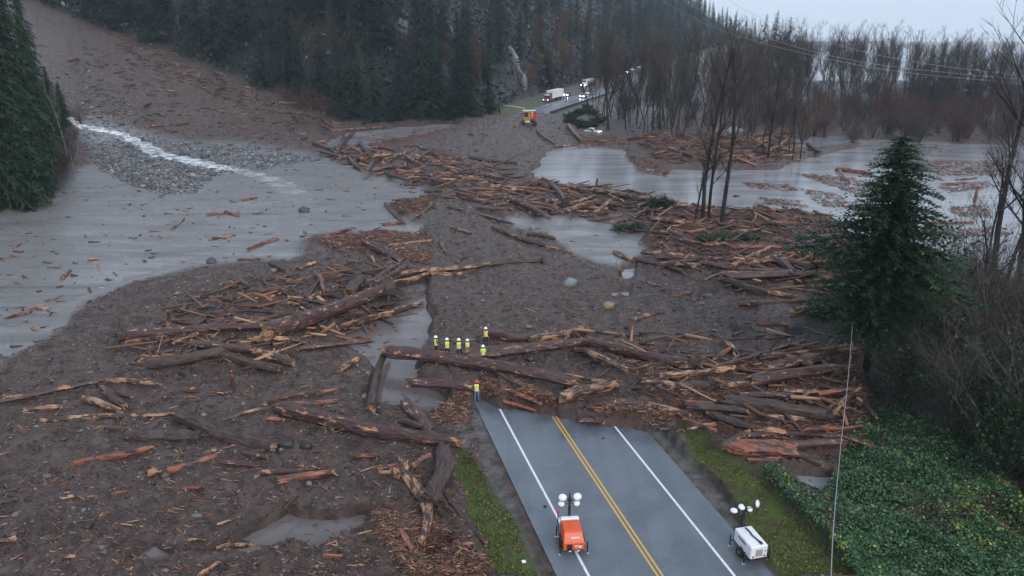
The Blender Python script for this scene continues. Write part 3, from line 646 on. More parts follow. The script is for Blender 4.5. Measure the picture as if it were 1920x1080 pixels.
def zone_at(P):
    b = base_height(P[:, 0], P[:, 1]); return zones(P[:, 0], P[:, 1], b[0]), b[1], b[3], b[4]
WOODC = [(0.10, 0.038, 0.027), (0.15, 0.058, 0.038), (0.27, 0.125, 0.068), (0.44, 0.26, 0.155), (0.14, 0.06, 0.042), (0.055, 0.032, 0.027), (0.08, 0.05, 0.04), (0.17, 0.085, 0.055), (0.27, 0.12, 0.07)]
P0 = scatter_points(60000, xr=0.85)
zz, dr0, df0, db0 = zone_at(P0)
bad = ((zz['puddle']+zz['ditch'] > 0.4) & (np.random.rand(len(P0)) < 0.85)) | (zz['roadclear'] > 0.1) | (zz['grass'] > 0.4) | (zz['ivy'] > 0.3) | (zz['pond'] > 0.5) | (zz['wood'] > 0.6) | (df0 > 6) | (db0 > 0)
keep = ~bad & (np.random.rand(len(P0)) > zz['silt']*0.95)
PS = P0[keep][:16000]
Ds = PS[:, 1]
stick_cloud('wood_splinters', PS, np.random.gamma(1.6, 0.17, len(PS))*(0.7+Ds/110)+0.10, np.random.uniform(0.010, 0.04, len(PS))*(0.7+Ds/120), WOODC, M['splinter'], 'loose sticks and splinters strewn over the grey brown mud', 'wood debris')
PR = P0[keep][16000:]
rock_cloud('mud_clods', PR, np.random.gamma(1.3, 0.035, len(PR))*(0.6+PR[:, 1]/80)+0.03, [(0.05, 0.038, 0.034), (0.08, 0.062, 0.055), (0.065, 0.05, 0.045), (0.03, 0.023, 0.02), (0.16, 0.145, 0.14)], M['stone'], 'clods and stones lying all over the mud flat', 'mud clods', jag=0.42)
mats = []
for p, n in zip(Z['mat'], (700, 1500, 800, 1800, 900, 2300, 900, 2400, 2600, 1300, 2000, 500, 700, 600, 500, 250, 250, 220, 260, 220, 220, 220, 260, 200)):
    mats.append(scatter_points(n, p))
mats.append(scatter_points(1400, Z['jam'][0])); mats.append(scatter_points(700, Z['jam'][3]))
PM = np.concatenate(mats); zm = zone_at(PM)[0]; PM = PM[zm['roadclear'] < 0.3]; Dm = PM[:, 1]
stick_cloud('splinter_mats', PM, np.random.gamma(1.5, 0.30, len(PM))*(0.35+Dm/120)+0.12, np.random.uniform(0.012, 0.05, len(PM))*(0.45+Dm/130), WOODC, M['splinter'], 'matted drifts of broken red and tan wood between the logs', 'wood debris', zoff=0.06, tilt=0.2, dirx=0.55)
DW = np.concatenate([scatter_points(420, Z['jam'][0]), scatter_points(240, Z['jam'][1]), scatter_points(170, Z['jam'][2]), scatter_points(300, Z['jam'][3]), scatter_points(260, Z['jam'][4]), scatter_points(90, Z['mat'][10])])
DW = DW[zone_at(DW)[0]['roadclear'] < 0.1]; nd_ = len(DW)
stick_cloud('driftwood', DW, np.random.gamma(3.0, 0.8, nd_)*(0.45+DW[:, 1]/190)+0.6, np.random.uniform(0.05, 0.17, nd_)*(0.5+DW[:, 1]/150), WOODC+[(0.07, 0.038, 0.031), (0.10, 0.065, 0.052)]*5+[(0.30, 0.13, 0.065)]*2, M['splinter'], 'broken branches and lesser logs heaped loosely through the log jams', 'driftwood', zoff=0.15, tilt=0.22, dirx=0.7, flatk=0.9)
def scatter_hit(n, poly):
    P = np.array(poly, float); out = []
    while len(out) < n:
        x, y = random.uniform(P[:, 0].min(), P[:, 0].max()), random.uniform(P[:, 1].min(), P[:, 1].max())
        if poly_sd(np.array([x]), np.array([y]), poly)[0] < 0: continue
        h = hit(x, y)
        if h is not None: out.append(h[:2])
    return np.array(out)
DS = np.concatenate([scatter_hit(330, [(190, 55), (330, 108), (470, 172), (600, 212), (650, 245), (560, 232), (430, 190), (290, 135)]), scatter_hit(260, [(120, 90), (250, 80), (600, 215), (620, 270), (300, 250), (160, 200)])])
stick_cloud('slope_debris', DS, np.random.gamma(2.4, 0.75, len(DS))+0.5, np.random.uniform(0.05, 0.2, len(DS)), WOODC+[(0.06, 0.036, 0.031)]*4, M['splinter'], 'broken trunks and branches strewn along the forest side of the slide slope', 'driftwood', zoff=0.1, tilt=0.25, dirx=0.6, flatk=0.9)
# stones along the creek
PG = scatter_points(5200, Z['gravel'][0])
CRK = [tuple(hit(a, b_)[:2]) for a, b_ in CREEK_PX]
PG = PG[np.abs(line_dist(PG[:, 0], PG[:, 1], CRK)[0]) > 2.6]

rock_cloud('creek_stones', PG, np.random.gamma(1.6, 0.10, len(PG))+0.08, [(0.10, 0.10, 0.103), (0.15, 0.15, 0.155), (0.055, 0.055, 0.057), (0.24, 0.24, 0.245), (0.08, 0.07, 0.067)], M['stone'], 'grey stones heaped along both sides of the creek', 'stones')
# red chips on the silt
PC = scatter_points(420, Z['silt'][0]); PC = PC[(PC[:, 1] < 230)]
stick_cloud('floating_splinters', PC, np.random.gamma(2.5, 0.3, len(PC))+0.3, np.random.uniform(0.05, 0.14, len(PC)), WOODC, M['splinter'], 'scattered wood chips stranded on the pale silt', 'wood debris')
# ivy and grass
def leaf_cloud(name, P, S, lift, cols, m, label, cat, updir=0.5):
    n = len(P); z = interp(P[:, 0], P[:, 1])+lift
    nn = np.random.normal(0, 0.5, (n, 3)); nn[:, 2] = np.abs(nn[:, 2])+updir; nn /= np.linalg.norm(nn, axis=1)[:, None]
    a = np.cross(nn, np.random.normal(0, 1, (n, 3))); a /= np.linalg.norm(a, axis=1)[:, None]; b_ = np.cross(nn, a)
    c = np.stack([P[:, 0], P[:, 1], z], 1)
    V = np.stack([c-a*S[:, None], c-b_*(S*0.6)[:, None]-nn*(S*0.2)[:, None], c+a*S[:, None], c+b_*(S*0.6)[:, None]-nn*(S*0.2)[:, None]], 1).reshape(-1, 3)
    me = new_mesh(name, V, np.arange(n*4).reshape(-1, 4), [m]); C = np.repeat(cols, 4, 0); setcol(me, 'tint', C[:, 0], C[:, 1], C[:, 2])
    return tag(link(name, me), label, cat, kind='stuff')
PI_ = scatter_points(70000, Z['ivy'][0]); zi = zone_at(PI_)[0]; PI_ = PI_[zi['ivy'] > 0.4]
n = len(PI_); cl = np.array([(0.026, 0.082, 0.022), (0.042, 0.12, 0.032), (0.016, 0.052, 0.015), (0.065, 0.16, 0.055)])[np.random.randint(0, 4, n)]
ymask = (fbm(PI_[:, 0], PI_[:, 1], 1.6, 3, 91) > 0.33) & (np.random.rand(n) < 0.30); cl[ymask] = (0.26, 0.29, 0.035)
dead = (fbm(PI_[:, 0], PI_[:, 1], 2.6, 3, 191) > 0.30) & (np.random.rand(n) < 0.6); cl[dead] = (0.06, 0.042, 0.022)
ymask = np.random.rand(n) < 0.012; cl[ymask] = (0.34, 0.30, 0.06)
lift = np.clip(fbm(PI_[:, 0], PI_[:, 1], 2.2, 3, 93)+0.5, 0, 1)*0.9*np.random.rand(n)
leaf_cloud('ivy', PI_, np.random.gamma(3, 0.015, n)+0.020, lift, cl, M['leafcover'], 'thick glossy ivy and brambles covering the slope beside the road', 'ivy')
pg = [scatter_points(9000, Z['grass'][0]), scatter_points(9000, Z['grass'][1])]
PGm = np.concatenate(pg); zg = zone_at(PGm)[0]; PGm = PGm[(zg['grass'] > 0.5) & (fbm(PGm[:, 0], PGm[:, 1], 1.3, 3, 201) > -0.12)]; n = len(PGm)
cg = np.array([(0.07, 0.12, 0.014), (0.05, 0.085, 0.010), (0.09, 0.14, 0.018), (0.10, 0.08, 0.025)])[np.random.randint(0, 4, n)]
ym = np.random.rand(n) < 0.05; cg[ym] = np.array([(0.32, 0.22, 0.06), (0.25, 0.10, 0.03)])[np.random.randint(0, 2, ym.sum())]
leaf_cloud('verge_grass', PGm, np.random.uniform(0.03, 0.07, n), np.random.rand(n)*0.06, cg, M['leafcover'], 'short mossy grass and fallen leaves on the road verges', 'grass', 0.2)

# ------------------------------------------------------------------ logs
def log_mesh(L, r1, r2, kind, seed, bend=0.0, sides=10):
    rnd = np.random.RandomState(seed); n = int(min(26, max(5, L/0.55)))
    V = []; x0 = -L/2
    ph = rnd.rand()*6.28; kn = [(rnd.rand(), rnd.rand()*6.28) for _ in range(int(L/2)+1)]
    for i in range(n+1):
        t = i/n; r = r1+(r2-r1)*t
        cy = bend*L*math.sin(math.pi*t)+0.15*r1*math.sin(t*7+ph); cz = 0.10*r1*math.sin(t*5+ph*2)
        for j in range(sides):
            q = 2*math.pi*j/sides; rr = r*(1+0.10*math.sin(q*3+ph+t*2)+rnd.uniform(-0.07, 0.07))
            for (kt, kq) in kn:
                dd = ((t-kt)*L/r1)**2 + (2*math.sin((q-kq)/2))**2*1.2
                rr += r*0.28*math.exp(-dd*3)
            dx = 0
            if i == 0 or i == n: dx = (1 if i == n else -1)*rnd.uniform(-0.5, 1.1)*r; rr *= rnd.uniform(0.75, 1.0)
            V.append((x0+L*t+dx, cy+rr*math.cos(q), cz+rr*math.sin(q)))
    Fc = []; mi = []
    for i in range(n):
        for j in range(sides): Fc.append((i*sides+j, i*sides+(j+1) % sides, (i+1)*sides+(j+1) % sides, (i+1)*sides+j)); mi.append(0)
    for e, s in ((0, -1), (n, 1)):                       # hollowed, splintered ends
        b0 = len(V); t = e/n; r = (r1, r2)[e > 0]; cy = bend*L*math.sin(math.pi*t)
        for j in range(sides):
            q = 2*math.pi*j/sides; V.append((x0+L*t+s*rnd.uniform(-0.6, 0.9)*r, cy+r*0.55*math.cos(q), r*0.55*math.sin(q)))
        V.append((x0+L*t-s*r*0.1, cy, 0)); c = len(V)-1
        for j in range(sides):
            k = (j+1) % sides; a, b_ = e*sides+j, e*sides+k; c1, c2 = b0+j, b0+k
            Fc.append((a, b_, c2, c1) if s > 0 else (b_, a, c1, c2)); mi.append(1)
            Fc.append((c1, c2, c) if s > 0 else (c2, c1, c)); mi.append(1)
    return new_mesh('log', V, Fc, [M[kind], M['end']], smooth=False, mi=mi)
def root_wad(parent, r, L, m, end=1, seed=0):
    rnd = random.Random(seed); b_ = MB(); x0 = end*L/2
    b_.lathe([(r*0.95, -0.8*r*end), (r*1.5, 0), (r*1.7, 0.5*r*end), (r*0.9, 0.9*r*end)], 9, (x0, 0, 0), 'x')
    for k in range(13):
        q = rnd.random()*6.28; ln = r*rnd.uniform(1.4, 3.0); d = Vector((end*rnd.uniform(-0.3, 0.9), math.cos(q), math.sin(q))).normalized()
        p = Vector((x0+end*0.3*r, 0, 0))+d*r*0.8; pts = [p]
        for s in range(3):
            d = (d+Vector((rnd.uniform(-.5, .5), rnd.uniform(-.5, .5), rnd.uniform(-.5, .5)))).normalized(); p = p+d*ln/3; pts.append(p)
        b_.tube(pts, [r*0.34, r*0.24, r*0.14, r*0.05], 5)
    return b_.build('root_wad', m, parent)
def stubs(parent, r, L, m, count, seed):
    rnd = random.Random(seed)
    for _ in range(count):
        b_ = MB(); x = rnd.uniform(-.4, .4)*L; q = rnd.uniform(-0.2, 3.3); ln = r*rnd.uniform(1.2, 2.6)
        d = Vector((rnd.uniform(-.5, .5), math.cos(q), abs(math.sin(q)))).normalized(); p = Vector((x, 0, 0))
        b_.tube([p+d*r*0.7, p+d*(r+ln*0.5), p+d*(r+ln)+Vector((0, 0, -0.1*ln))], [r*0.22, r*0.16, r*0.07], 5)
        b_.build('branch_stub', m, parent)
LOGS = []
def add_log(x1, y1, x2, y2, w, kind='b', lift=0.0, root=0, bend=0.0, label=None, st=None):
    a = hit(x1, y1+w*0.3); b_ = hit(x2, y2+w*0.3)
    if a is None or b_ is None: return
    mid = (a+b_)/2; s = px_per_m(*mid); r = max(0.05, w/2/s*1.16); bend = bend or random.uniform(-0.035, 0.035)
    a = a.copy(); b_ = b_.copy(); za = max(a[2], WATER_Z-0.05); zb = max(b_[2], WATER_Z-0.05)
    zm = max(interp(np.linspace(a[0], b_[0], 7), np.linspace(a[1], b_[1], 7)).max(), WATER_Z)
    a[2] = max(za, zm-0.35)+r*0.55+lift; b_[2] = max(zb, zm-0.35)+r*0.55+lift
    # ends were traced on the picture: slide each end back along its ray to its height
    for e, (ex, ey) in ((a, (x1, y1)), (b_, (x2, y2))):
        q = at_z(ex, ey, e[2]) if (HC-e[2])/(-ray(ex, ey)[2]+1e-9) > 0 and ray(ex, ey)[2] < -0.02 else None
        if q is not None and abs(q[1]-e[1]) < 12+e[1]*0.06: e[:] = q
    d = b_-a; L = float(np.linalg.norm(d)); 
    if L < 0.4: return
    L = min(L, 40); seed = len(LOGS)+11
    o = link('fallen_log', log_mesh(L, r*1.08, r*(0.72 if L > 6 else 0.9), kind, seed, bend, 12 if w > 12 else 8))
    o.location = (a+b_)/2; o.rotation_mode = 'QUATERNION'; o.rotation_quaternion = Vector(d).to_track_quat('X', 'Z')
    if root: root_wad(o, r*(0.85 if root > 0 else 1.05), L, M['m'] if kind != 't' else M['t'], 1 if root > 0 else -1, seed)
    ns = (2 if L > 8 else 1) if st is None and w >= 9 and seed % 3 == 0 else (st or 0)
    if ns: stubs(o, r, L, M[kind], ns, seed)
    LOGS.append(dict(o=o, px=(x1+x2)/2, py=(y1+y2)/2, L=L, r=r, kind=kind, label=label, lift=lift, root=root, plen=math.hypot(x2-x1, y2-y1)))
    return o
def add_post(px, py, h, w, kind='t', lean=(0, 0), label=None):
    a = hit(px, py); s = px_per_m(*a); r = w/2/s
    o = link('standing_log', log_mesh(h, r, r*0.75, kind, len(LOGS)+500, 0, 8)); d = Vector((lean[0], lean[1], 1)).normalized()
    o.rotation_mode = 'QUATERNION'; o.rotation_quaternion = d.to_track_quat('X', 'Z'); o.location = Vector(a)+d*(h/2-0.3)
    LOGS.append(dict(o=o, px=px, py=py, L=h, r=r, kind=kind, label=label, lift=0, root=0, post=1, plen=h*s))
exec_logs = """
530 768 860 832 25 b .1 0 0|very long thick dark log whose broken tip points at the road edge
340 782 512 838 25 m 0 0 0|thick muddy log with an orange scar, half sunk in the mud flat
837 845 812 938 30 m 0 1 0|thick muddy trunk beneath the broken tip of the longest log
756 888 792 1015 20 t .1 -1 .12|curved pale log with peeling bark and torn roots beside the verge
724 960 773 1030 11 r 0 0 0|short wet reddish log below the curved pale log
833 927 910 1021 11 b 0 0 0|slim dark log with three pale scars lying down the grassy verge
765 878 805 855 10 r .2 0 0
712 877 744 872 8 r .2 0 0
711 886 738 883 7 t .1 0 0
658 854 714 853 8 r 0 0 0
145 868 287 837 10 r 0 0 0|long narrow red split log alone on the open mud
317 883 403 857 11 r 0 0 0|smooth pinkish log next to the small yellow stump piece
403 865 483 873 8 b 0 0 0
487 885 593 880 9 b 0 0 0
527 900 623 885 14 r 0 0 0
457 848 500 858 9 b 0 0 0
80 788 255 778 10 t 0 0 0
273 780 337 775 7 t 0 0 0
48 768 113 762 9 t 0 0 0
0 752 190 712 11 b .2 0 0
200 712 300 720 9 t .1 0 0
160 747 222 770 13 t .1 0 0
190 727 245 743 9 b .3 0 0
200 738 233 760 15 m 0 0 0
347 730 423 735 10 b 0 0 0
420 785 513 762 6 t .1 0 0
497 752 600 734 11 b 0 0 0
595 737 632 730 6 r .1 0 0
547 758 630 752 9 r 0 0 0
367 853 440 835 6 b 0 0 0
247 815 310 817 20 m 0 0 0
310 816 367 820 18 m 0 1 0
197 803 240 804 8 b 0 0 0
503 783 532 788 7 r 0 0 0
410 1027 473 1020 9 t 0 0 0
408 983 457 967 4 t 0 0 0
0 1017 28 1011 13 b 0 0 0
0 942 27 937 10 m 0 0 0
537 950 567 917 4 m .2 0 0
118 1043 141 1043 6 t 0 0 0
113 933 138 930 7 t 0 0 0
212 927 235 922 6 r 0 0 0
343 917 380 913 7 r 0 0 0
278 887 298 882 11 t 0 0 0
375 1078 408 1055 9 t 0 0 0
353 1013 383 1013 5 t 0 0 0
607 1042 640 1042 6 r 0 0 0
230 628 490 612 14 b .3 -1 0|long straight dark log with torn roots at its far-mud end
237 642 314 632 8 r .1 0 0
268 682 465 650 17 m .3 0 0|long mud coated log crossing under the slanted pair
360 643 474 656 13 b .5 0 0
414 665 520 691 15 m 0 0 0
476 659 547 680 13 t .1 0 0
466 633 558 636 9 t .3 0 0
500 627 724 543 25 b .4 1 0|huge dark trunk with round scars and root end reaching the ditch
637 615 793 569 11 t .1 0 0|orange barked log lying across the flooded ditch
563 653 699 638 9 b .1 0 0
487 610 577 585 8 t .2 0 0
440 612 520 592 7 b .2 0 0
403 606 479 601 7 r .1 0 0
387 593 433 590 7 b 0 0 0
409 566 428 575 7 b 0 0 0
465 578 547 568 7 t 0 0 0
325 644 371 625 6 t .4 0 0
639 693 669 674 11 t 0 0 0
698 762 727 655 14 m .2 0 0|grey log lying lengthwise in the brown ditch water
591 510 607 544 9 r .4 0 0
579 561 635 536 8 t 0 0 0
560 502 592 492 7 t 0 0 0
629 504 667 512 8 b 0 0 0
667 514 695 505 8 b .2 0 0
680 454 748 489 11 b .2 0 0
699 457 736 474 9 b 0 0 0
719 486 748 497 8 b 0 0 0
704 525 740 499 8 b .3 0 0
710 531 764 499 11 b .3 0 0
740 516 810 504 9 t .1 0 0
806 508 918 495 9 t .2 0 0
918 495 1015 488 8 m .1 1 0
729 534 808 512 9 t 0 0 0
811 514 864 514 7 t 0 0 0
655 549 677 522 19 m .3 0 0
691 576 738 568 8 m 0 0 0
582 448 657 430 7 r 0 0 0|long thin red log at the edge of the silt
736 467 778 465 9 b 0 0 0
729 461 808 451 5 t .1 0 0
826 453 839 476 7 b 0 0 0
858 490 873 482 6 m 0 0 0
849 427 888 439 5 t 0 0 0
388 403 420 400 5 r 0 0 0
422 398 447 405 6 r 0 0 0
393 449 440 440 5 t 0 0 0
465 468 520 448 6 r 0 0 0
447 487 487 486 5 r 0 0 0
322 430 345 410 5 t 0 0 0
117 523 132 507 6 r 0 0 0
57 578 93 579 6 t 0 0 0
18 593 52 587 7 r 0 0 0
27 470 43 472 5 r 0 0 0
452 375 480 371 5 r 0 0 0
475 560 513 555 7 b 0 0 0
413 535 443 527 6 t 0 0 0
507 493 537 508 8 m 0 0 0
547 505 597 492 6 t 0 0 0
722 382 757 417 6 b 0 0 0
927 427 977 448 9 b 0 0 0
977 448 1027 462 8 m 0 0 0
1028 465 1073 475 8 t 0 0 0
992 438 1040 447 8 m 0 0 0
840 387 963 420 6 b 0 0 0
920 627 1005 634 14 b .1 0 0|dark log leading from the worker with the red collar
1000 638 1088 622 15 t .2 1 0|splintered tan log end with ragged roots behind the crew log
880 664 1100 640 19 b .5 0 0|thick dark log just behind the crew with a tan patch
1104 643 1300 682 19 b .1 1 0|thick dark trunk tapering toward the wet patch past the crew
725 658 1075 716 20 b .4 0 0|longest log in front of the crew with its pale broken end in the ditch
1050 704 1137 716 7 t .4 0 0
765 718 890 727 15 b .1 0 0|scarred log beside the person in the red hat
1058 742 1153 721 18 t .1 0 0|fat stripped tan log above the yellow centre lines
1105 661 1175 693 10 t .3 0 0
936 703 979 727 8 m .1 0 0
1152 754 1201 756 11 b 0 0 0
1219 758 1280 776 9 t 0 0 0
959 735 1013 756 8 r 0 0 0
945 752 1003 769 6 r .05 0 0
1090 788 1130 790 9 b 0 0 0
1240 706 1376 690 13 t .1 0 0
1209 718 1285 723 13 t 0 0 0
1284 722 1330 724 15 m 0 1 0
1197 642 1270 646 6 b 0 0 0
1076 655 1107 660 11 b .2 0 0
1345 687 1428 662 8 b .2 0 0
1359 640 1384 663 7 t .2 0 0
1338 675 1369 653 8 r .1 0 0
1454 657 1509 640 8 b .2 0 0
1437 668 1599 647 10 t .4 0 0
1439 690 1533 672 17 b .3 0 0
1509 667 1605 655 10 t .6 0 0
1411 712 1525 695 17 b .2 0 0
1524 695 1600 690 14 t .2 0 0
1349 724 1437 714 10 t .1 0 0
1393 740 1481 741 10 b .2 0 0
1367 754 1562 776 25 m .1 0 0|thickest smooth dark log in the pile nearest the ivy slope
1286 754 1334 757 8 r .1 0 0
1292 762 1402 771 12 m .1 0 0
1332 776 1412 802 13 m .1 0 0
1400 800 1470 812 11 t .1 0 0
1440 780 1520 788 9 t 0 0 0
1511 806 1616 799 6 r .5 0 0|bright red split log resting on the ivy edge
1566 771 1612 728 7 t .8 0 0
1610 747 1644 782 6 t .5 0 0
1402 816 1577 817 9 b .1 0 0
1430 831 1577 829 13 b .1 0 0
1354 834 1402 809 9 t .5 0 0
1367 836 1485 846 25 r .1 0 0|broad split red and tan log at the foot of the pile
1483 848 1540 869 14 m 0 0 0
1406 864 1459 862 10 r 0 0 0
1240 765 1292 779 11 t 0 0 0
1240 805 1282 808 5 t 0 0 .1
1357 518 1525 511 14 b .4 1 0|dark log with a flared root end in the jam beside the cedar
1355 524 1440 548 12 m .2 0 0
1440 548 1490 557 9 t .1 0 0
1385 571 1535 561 9 b 0 0 0
1374 499 1452 460 7 t .8 0 0
1410 493 1462 477 7 t .5 0 0
1192 485 1282 510 8 b .1 0 0
1152 472 1190 490 9 t 0 0 0
1235 482 1375 487 9 b .1 0 0
1205 473 1290 480 8 t 0 0 0
1240 495 1320 498 8 t 0 0 0
1315 492 1405 510 8 b .1 0 0
1375 463 1490 463 8 r .2 0 0
1512 477 1577 467 12 t .4 0 0
1452 485 1485 507 12 m .3 0 0
1485 495 1522 502 9 m .2 0 0
1492 585 1540 572 14 t 0 0 0
1189 600 1235 585 7 t 0 0 0
1265 555 1295 547 6 r 0 0 0
1420 607 1477 608 7 r 0 0 0
1540 535 1590 535 10 t .1 0 0
1250 413 1312 420 7 t .2 0 0
1372 436 1435 429 6 t .2 0 0
1215 530 1245 540 5 b 0 0 0
956 371 1031 410 9 b .3 0 0
988 382 1042 388 9 b .2 0 0
1061 395 1117 376 9 t .3 0 0
1031 342 1060 376 7 b .6 1 0
1113 355 1234 378 9 t .3 0 0
1142 365 1170 378 5 t .5 0 0
1113 399 1145 374 6 t .5 0 0
1072 382 1112 367 6 t .5 0 0
922 350 988 353 7 t .1 0 0
900 299 970 307 7 m 0 0 0
1007 245 1042 271 4 b 0 0 0
1065 234 1090 262 6 t .3 0 0
1091 263 1144 264 3 t 0 0 0
1039 273 1106 273 3 t 0 0 0
1104 412 1140 416 4 r 0 0 0
1192 405 1220 384 6 b .5 0 0
1222 410 1260 414 8 b .2 0 0
633 284 645 249 6 b .4 0 0
646 274 664 249 6 b .4 0 0
588 269 630 286 7 b .2 0 0
652 281 676 266 6 b .5 0 0
674 271 690 287 6 m .5 0 0
635 299 690 288 6 b .4 0 0
654 298 676 316 8 b .2 0 0
721 301 768 282 5 t .3 0 0
699 282 740 290 5 t .2 0 0
781 300 806 275 6 b .5 0 0
806 288 855 296 8 m 0 0 0
879 294 920 302 6 m 0 0 0
686 320 699 303 7 b .4 0 0
701 318 740 311 7 b .1 0 0
800 322 819 343 5 b .3 0 0
858 331 898 333 4 t .2 0 0
787 369 853 371 6 b .1 0 0
868 371 930 383 8 b .1 0 0
813 380 778 408 5 b .1 0 0
719 421 759 417 6 r 0 0 0
695 254 727 255 3 t 0 0 0
622 245 721 238 3 t 0 0 0
736 375 759 375 3 r 0 0 0
1440 284 1476 262 5 t .8 0 0
1404 394 1459 411 7 b .2 0 0
1394 405 1416 408 10 m .1 0 0
1570 318 1635 326 9 r 0 0 0
1574 319 1592 339 3 t .4 0 0
1742 420 1825 417 6 r 0 0 0
1766 345 1813 343 4 r 0 0 0
1793 337 1831 334 3 r 0 0 0
763 757 807 807 19 b .1 0 0|stout log stub between the ditch and the longest log
753 787 793 800 10 m .3 0 0
857 1020 883 1020 6 t 0 0 0
243 117 263 127 3 b 0 0 0
313 170 330 172 3 t 0 0 0
400 172 423 163 4 b 0 0 0
273 238 307 236 4 b 0 0 0
330 233 353 230 4 b 0 0 0
267 200 283 193 4 b 0 0 0
523 192 562 194 3 t 0 0 0
542 210 570 222 4 b 0 0 0
607 210 630 242 5 b .4 0 0
603 230 620 243 4 t .2 0 0
132 138 147 110 4 b 0 0 0
403 135 423 144 3 t 0 0 0
1515 272 1540 286 7 m .6 0 0
"""
for ln in exec_logs.strip().splitlines():
    ln, _, lab = ln.partition('|'); t = ln.split()
    add_log(*[float(v) for v in t[:5]], kind=t[5], lift=float(t[6]), root=int(t[7]), bend=float(t[8]), label=lab or None)
add_post(437, 727, 1.7, 9, 'b', (0, 0), 'short upright stub of dark log standing in the open mud')
add_post(317, 618, 2.1, 9, 't', (0.08, 0), 'upright tan splintered post standing above the long straight log')
add_post(1118, 354, 2.0, 5, 'b', (0.05, 0), 'upright stump sticking out of the jam at the pond edge')
add_post(1163, 528, 1.6, 9, 't', (-0.1, 0), 'short upright stump beside the small puddles below the silt')
add_post(1412, 430, 2.6, 9, 't', (0, 0), 'square yellowish stump standing upright in the jam near the twin trees')
add_post(1825, 385, 3.6, 6, 'r', (0.05, 0), 'dark red broken stump standing in the far floodwater')
# unnamed small logs filling the jams
FILL = [('jam between the pond and the silt', Z['jam'][0], 34, 6.5, 'small broken log tangled in the jam between the pond and the silt'),
        ('jam beside the cedar', [(1180, 440), (1590, 432), (1595, 545), (1420, 545), (1250, 500)], 16, 6.5, 'small broken log in the jam beside the green cedar'),
        ('pile nearest the ivy slope', [(1180, 690), (1600, 650), (1620, 850), (1400, 855), (1250, 790)], 12, 9, 'small broken log wedged into the pile nearest the ivy slope'),
        ('flooded trees', [(1190, 268), (1480, 260), (1500, 298), (1400, 312), (1240, 310)], 14, 4, 'small broken log heaped below the flooded bare trees')]
for gname, poly, cnt, w, lab in FILL:
    P = np.array(poly, float); k = 0
    while k < cnt:
        x, y = random.uniform(P[:, 0].min(), P[:, 0].max()), random.uniform(P[:, 1].min(), P[:, 1].max())
        if poly_sd(np.array([x]), np.array([y]), poly)[0] < 3: continue
        ln = random.uniform(14, 32)*w/6.5; an = random.gauss(0.1, 0.45)
        add_log(x-math.cos(an)*ln, y-math.sin(an)*ln*0.5, x+math.cos(an)*ln, y+math.sin(an)*ln*0.5, w*random.uniform(0.6, 1.0), random.choice('bbtrm'), random.uniform(0, 0.7), label='@'+gname+'@'+lab); k += 1
# labels for the rest: look + nearest landmark + rank by distance to it
MARKS = [('the curved pale log', (775, 950)), ('the upright mud stub', (437, 715)), ('the scarred half sunk log', (425, 810)),
         ('the upright splintered post', (318, 595)), ('the flooded ditch', (750, 620)), ('the person in the red hat', (893, 730)), ('the worker with the red collar', (911, 625)),
         ('the white light tower', (1410, 1000)), ('the bright red split log', (1560, 800)), ('the thickest ivy pile log', (1465, 765)), ('the wet patch past the crew', (1400, 630)),
         ('the cedar', (1600, 520)), ('the twin flooded trees', (1330, 410)), ('the pond edge stump', (1118, 350)), ('the excavator', (992, 230)), ('the brown back pond', (690, 255)),
         ('the creek head', (140, 230)), ('the thin red silt log', (620, 440)), ('the mud flat puddles', (560, 985)), ('the open silt', (250, 470)), ('the far red stump', (1825, 385)),
         ('the highway mud lobe', (880, 460)), ('the mud flat corner', (20, 1060)), ('the yellow centre lines', (1060, 785)), ('the upper slide slope', (350, 150))]
KN = {'b': 'dark barked', 't': 'stripped tan', 'r': 'reddish', 'm': 'mud coated'}
ORD = ['nearest', 'second nearest', 'third nearest', 'fourth nearest', 'fifth nearest', 'sixth nearest', 'seventh nearest', 'eighth nearest', 'ninth nearest', 'tenth nearest', 'eleventh nearest', 'twelfth nearest']
buckets = {}
for lg in LOGS:
    o = lg['o']; lab = lg['label']
    if lab and lab[0] == '@':
        _, g, l2 = lab.split('@'); tag(o, l2, 'log', 'small broken logs in the '+g); continue
    o['category'] = 'log'; o['group'] = 'logs left by the debris flow'
    if lab: o['label'] = lab; continue
    mk = min(MARKS, key=lambda q: math.hypot(q[1][0]-lg['px'], (q[1][1]-lg['py'])*1.6)); dist = math.hypot(mk[1][0]-lg['px'], (mk[1][1]-lg['py'])*1.6)
    size = 'long' if lg['plen'] > 80 else ('short' if lg['plen'] < 38 else 'middling')
    buckets.setdefault((mk[0], lg['kind'], size), []).append((dist, o))
for (mk, kd, size), L_ in buckets.items():
    L_.sort(key=lambda q: q[0])
    for i, (d, o) in enumerate(L_):
        o['label'] = f"{size} {KN[kd]} log, {ORD[min(i, 11)]} such to {mk}" if len(L_) > 1 else f"{size} {KN[kd]} log lying closest to {mk}"

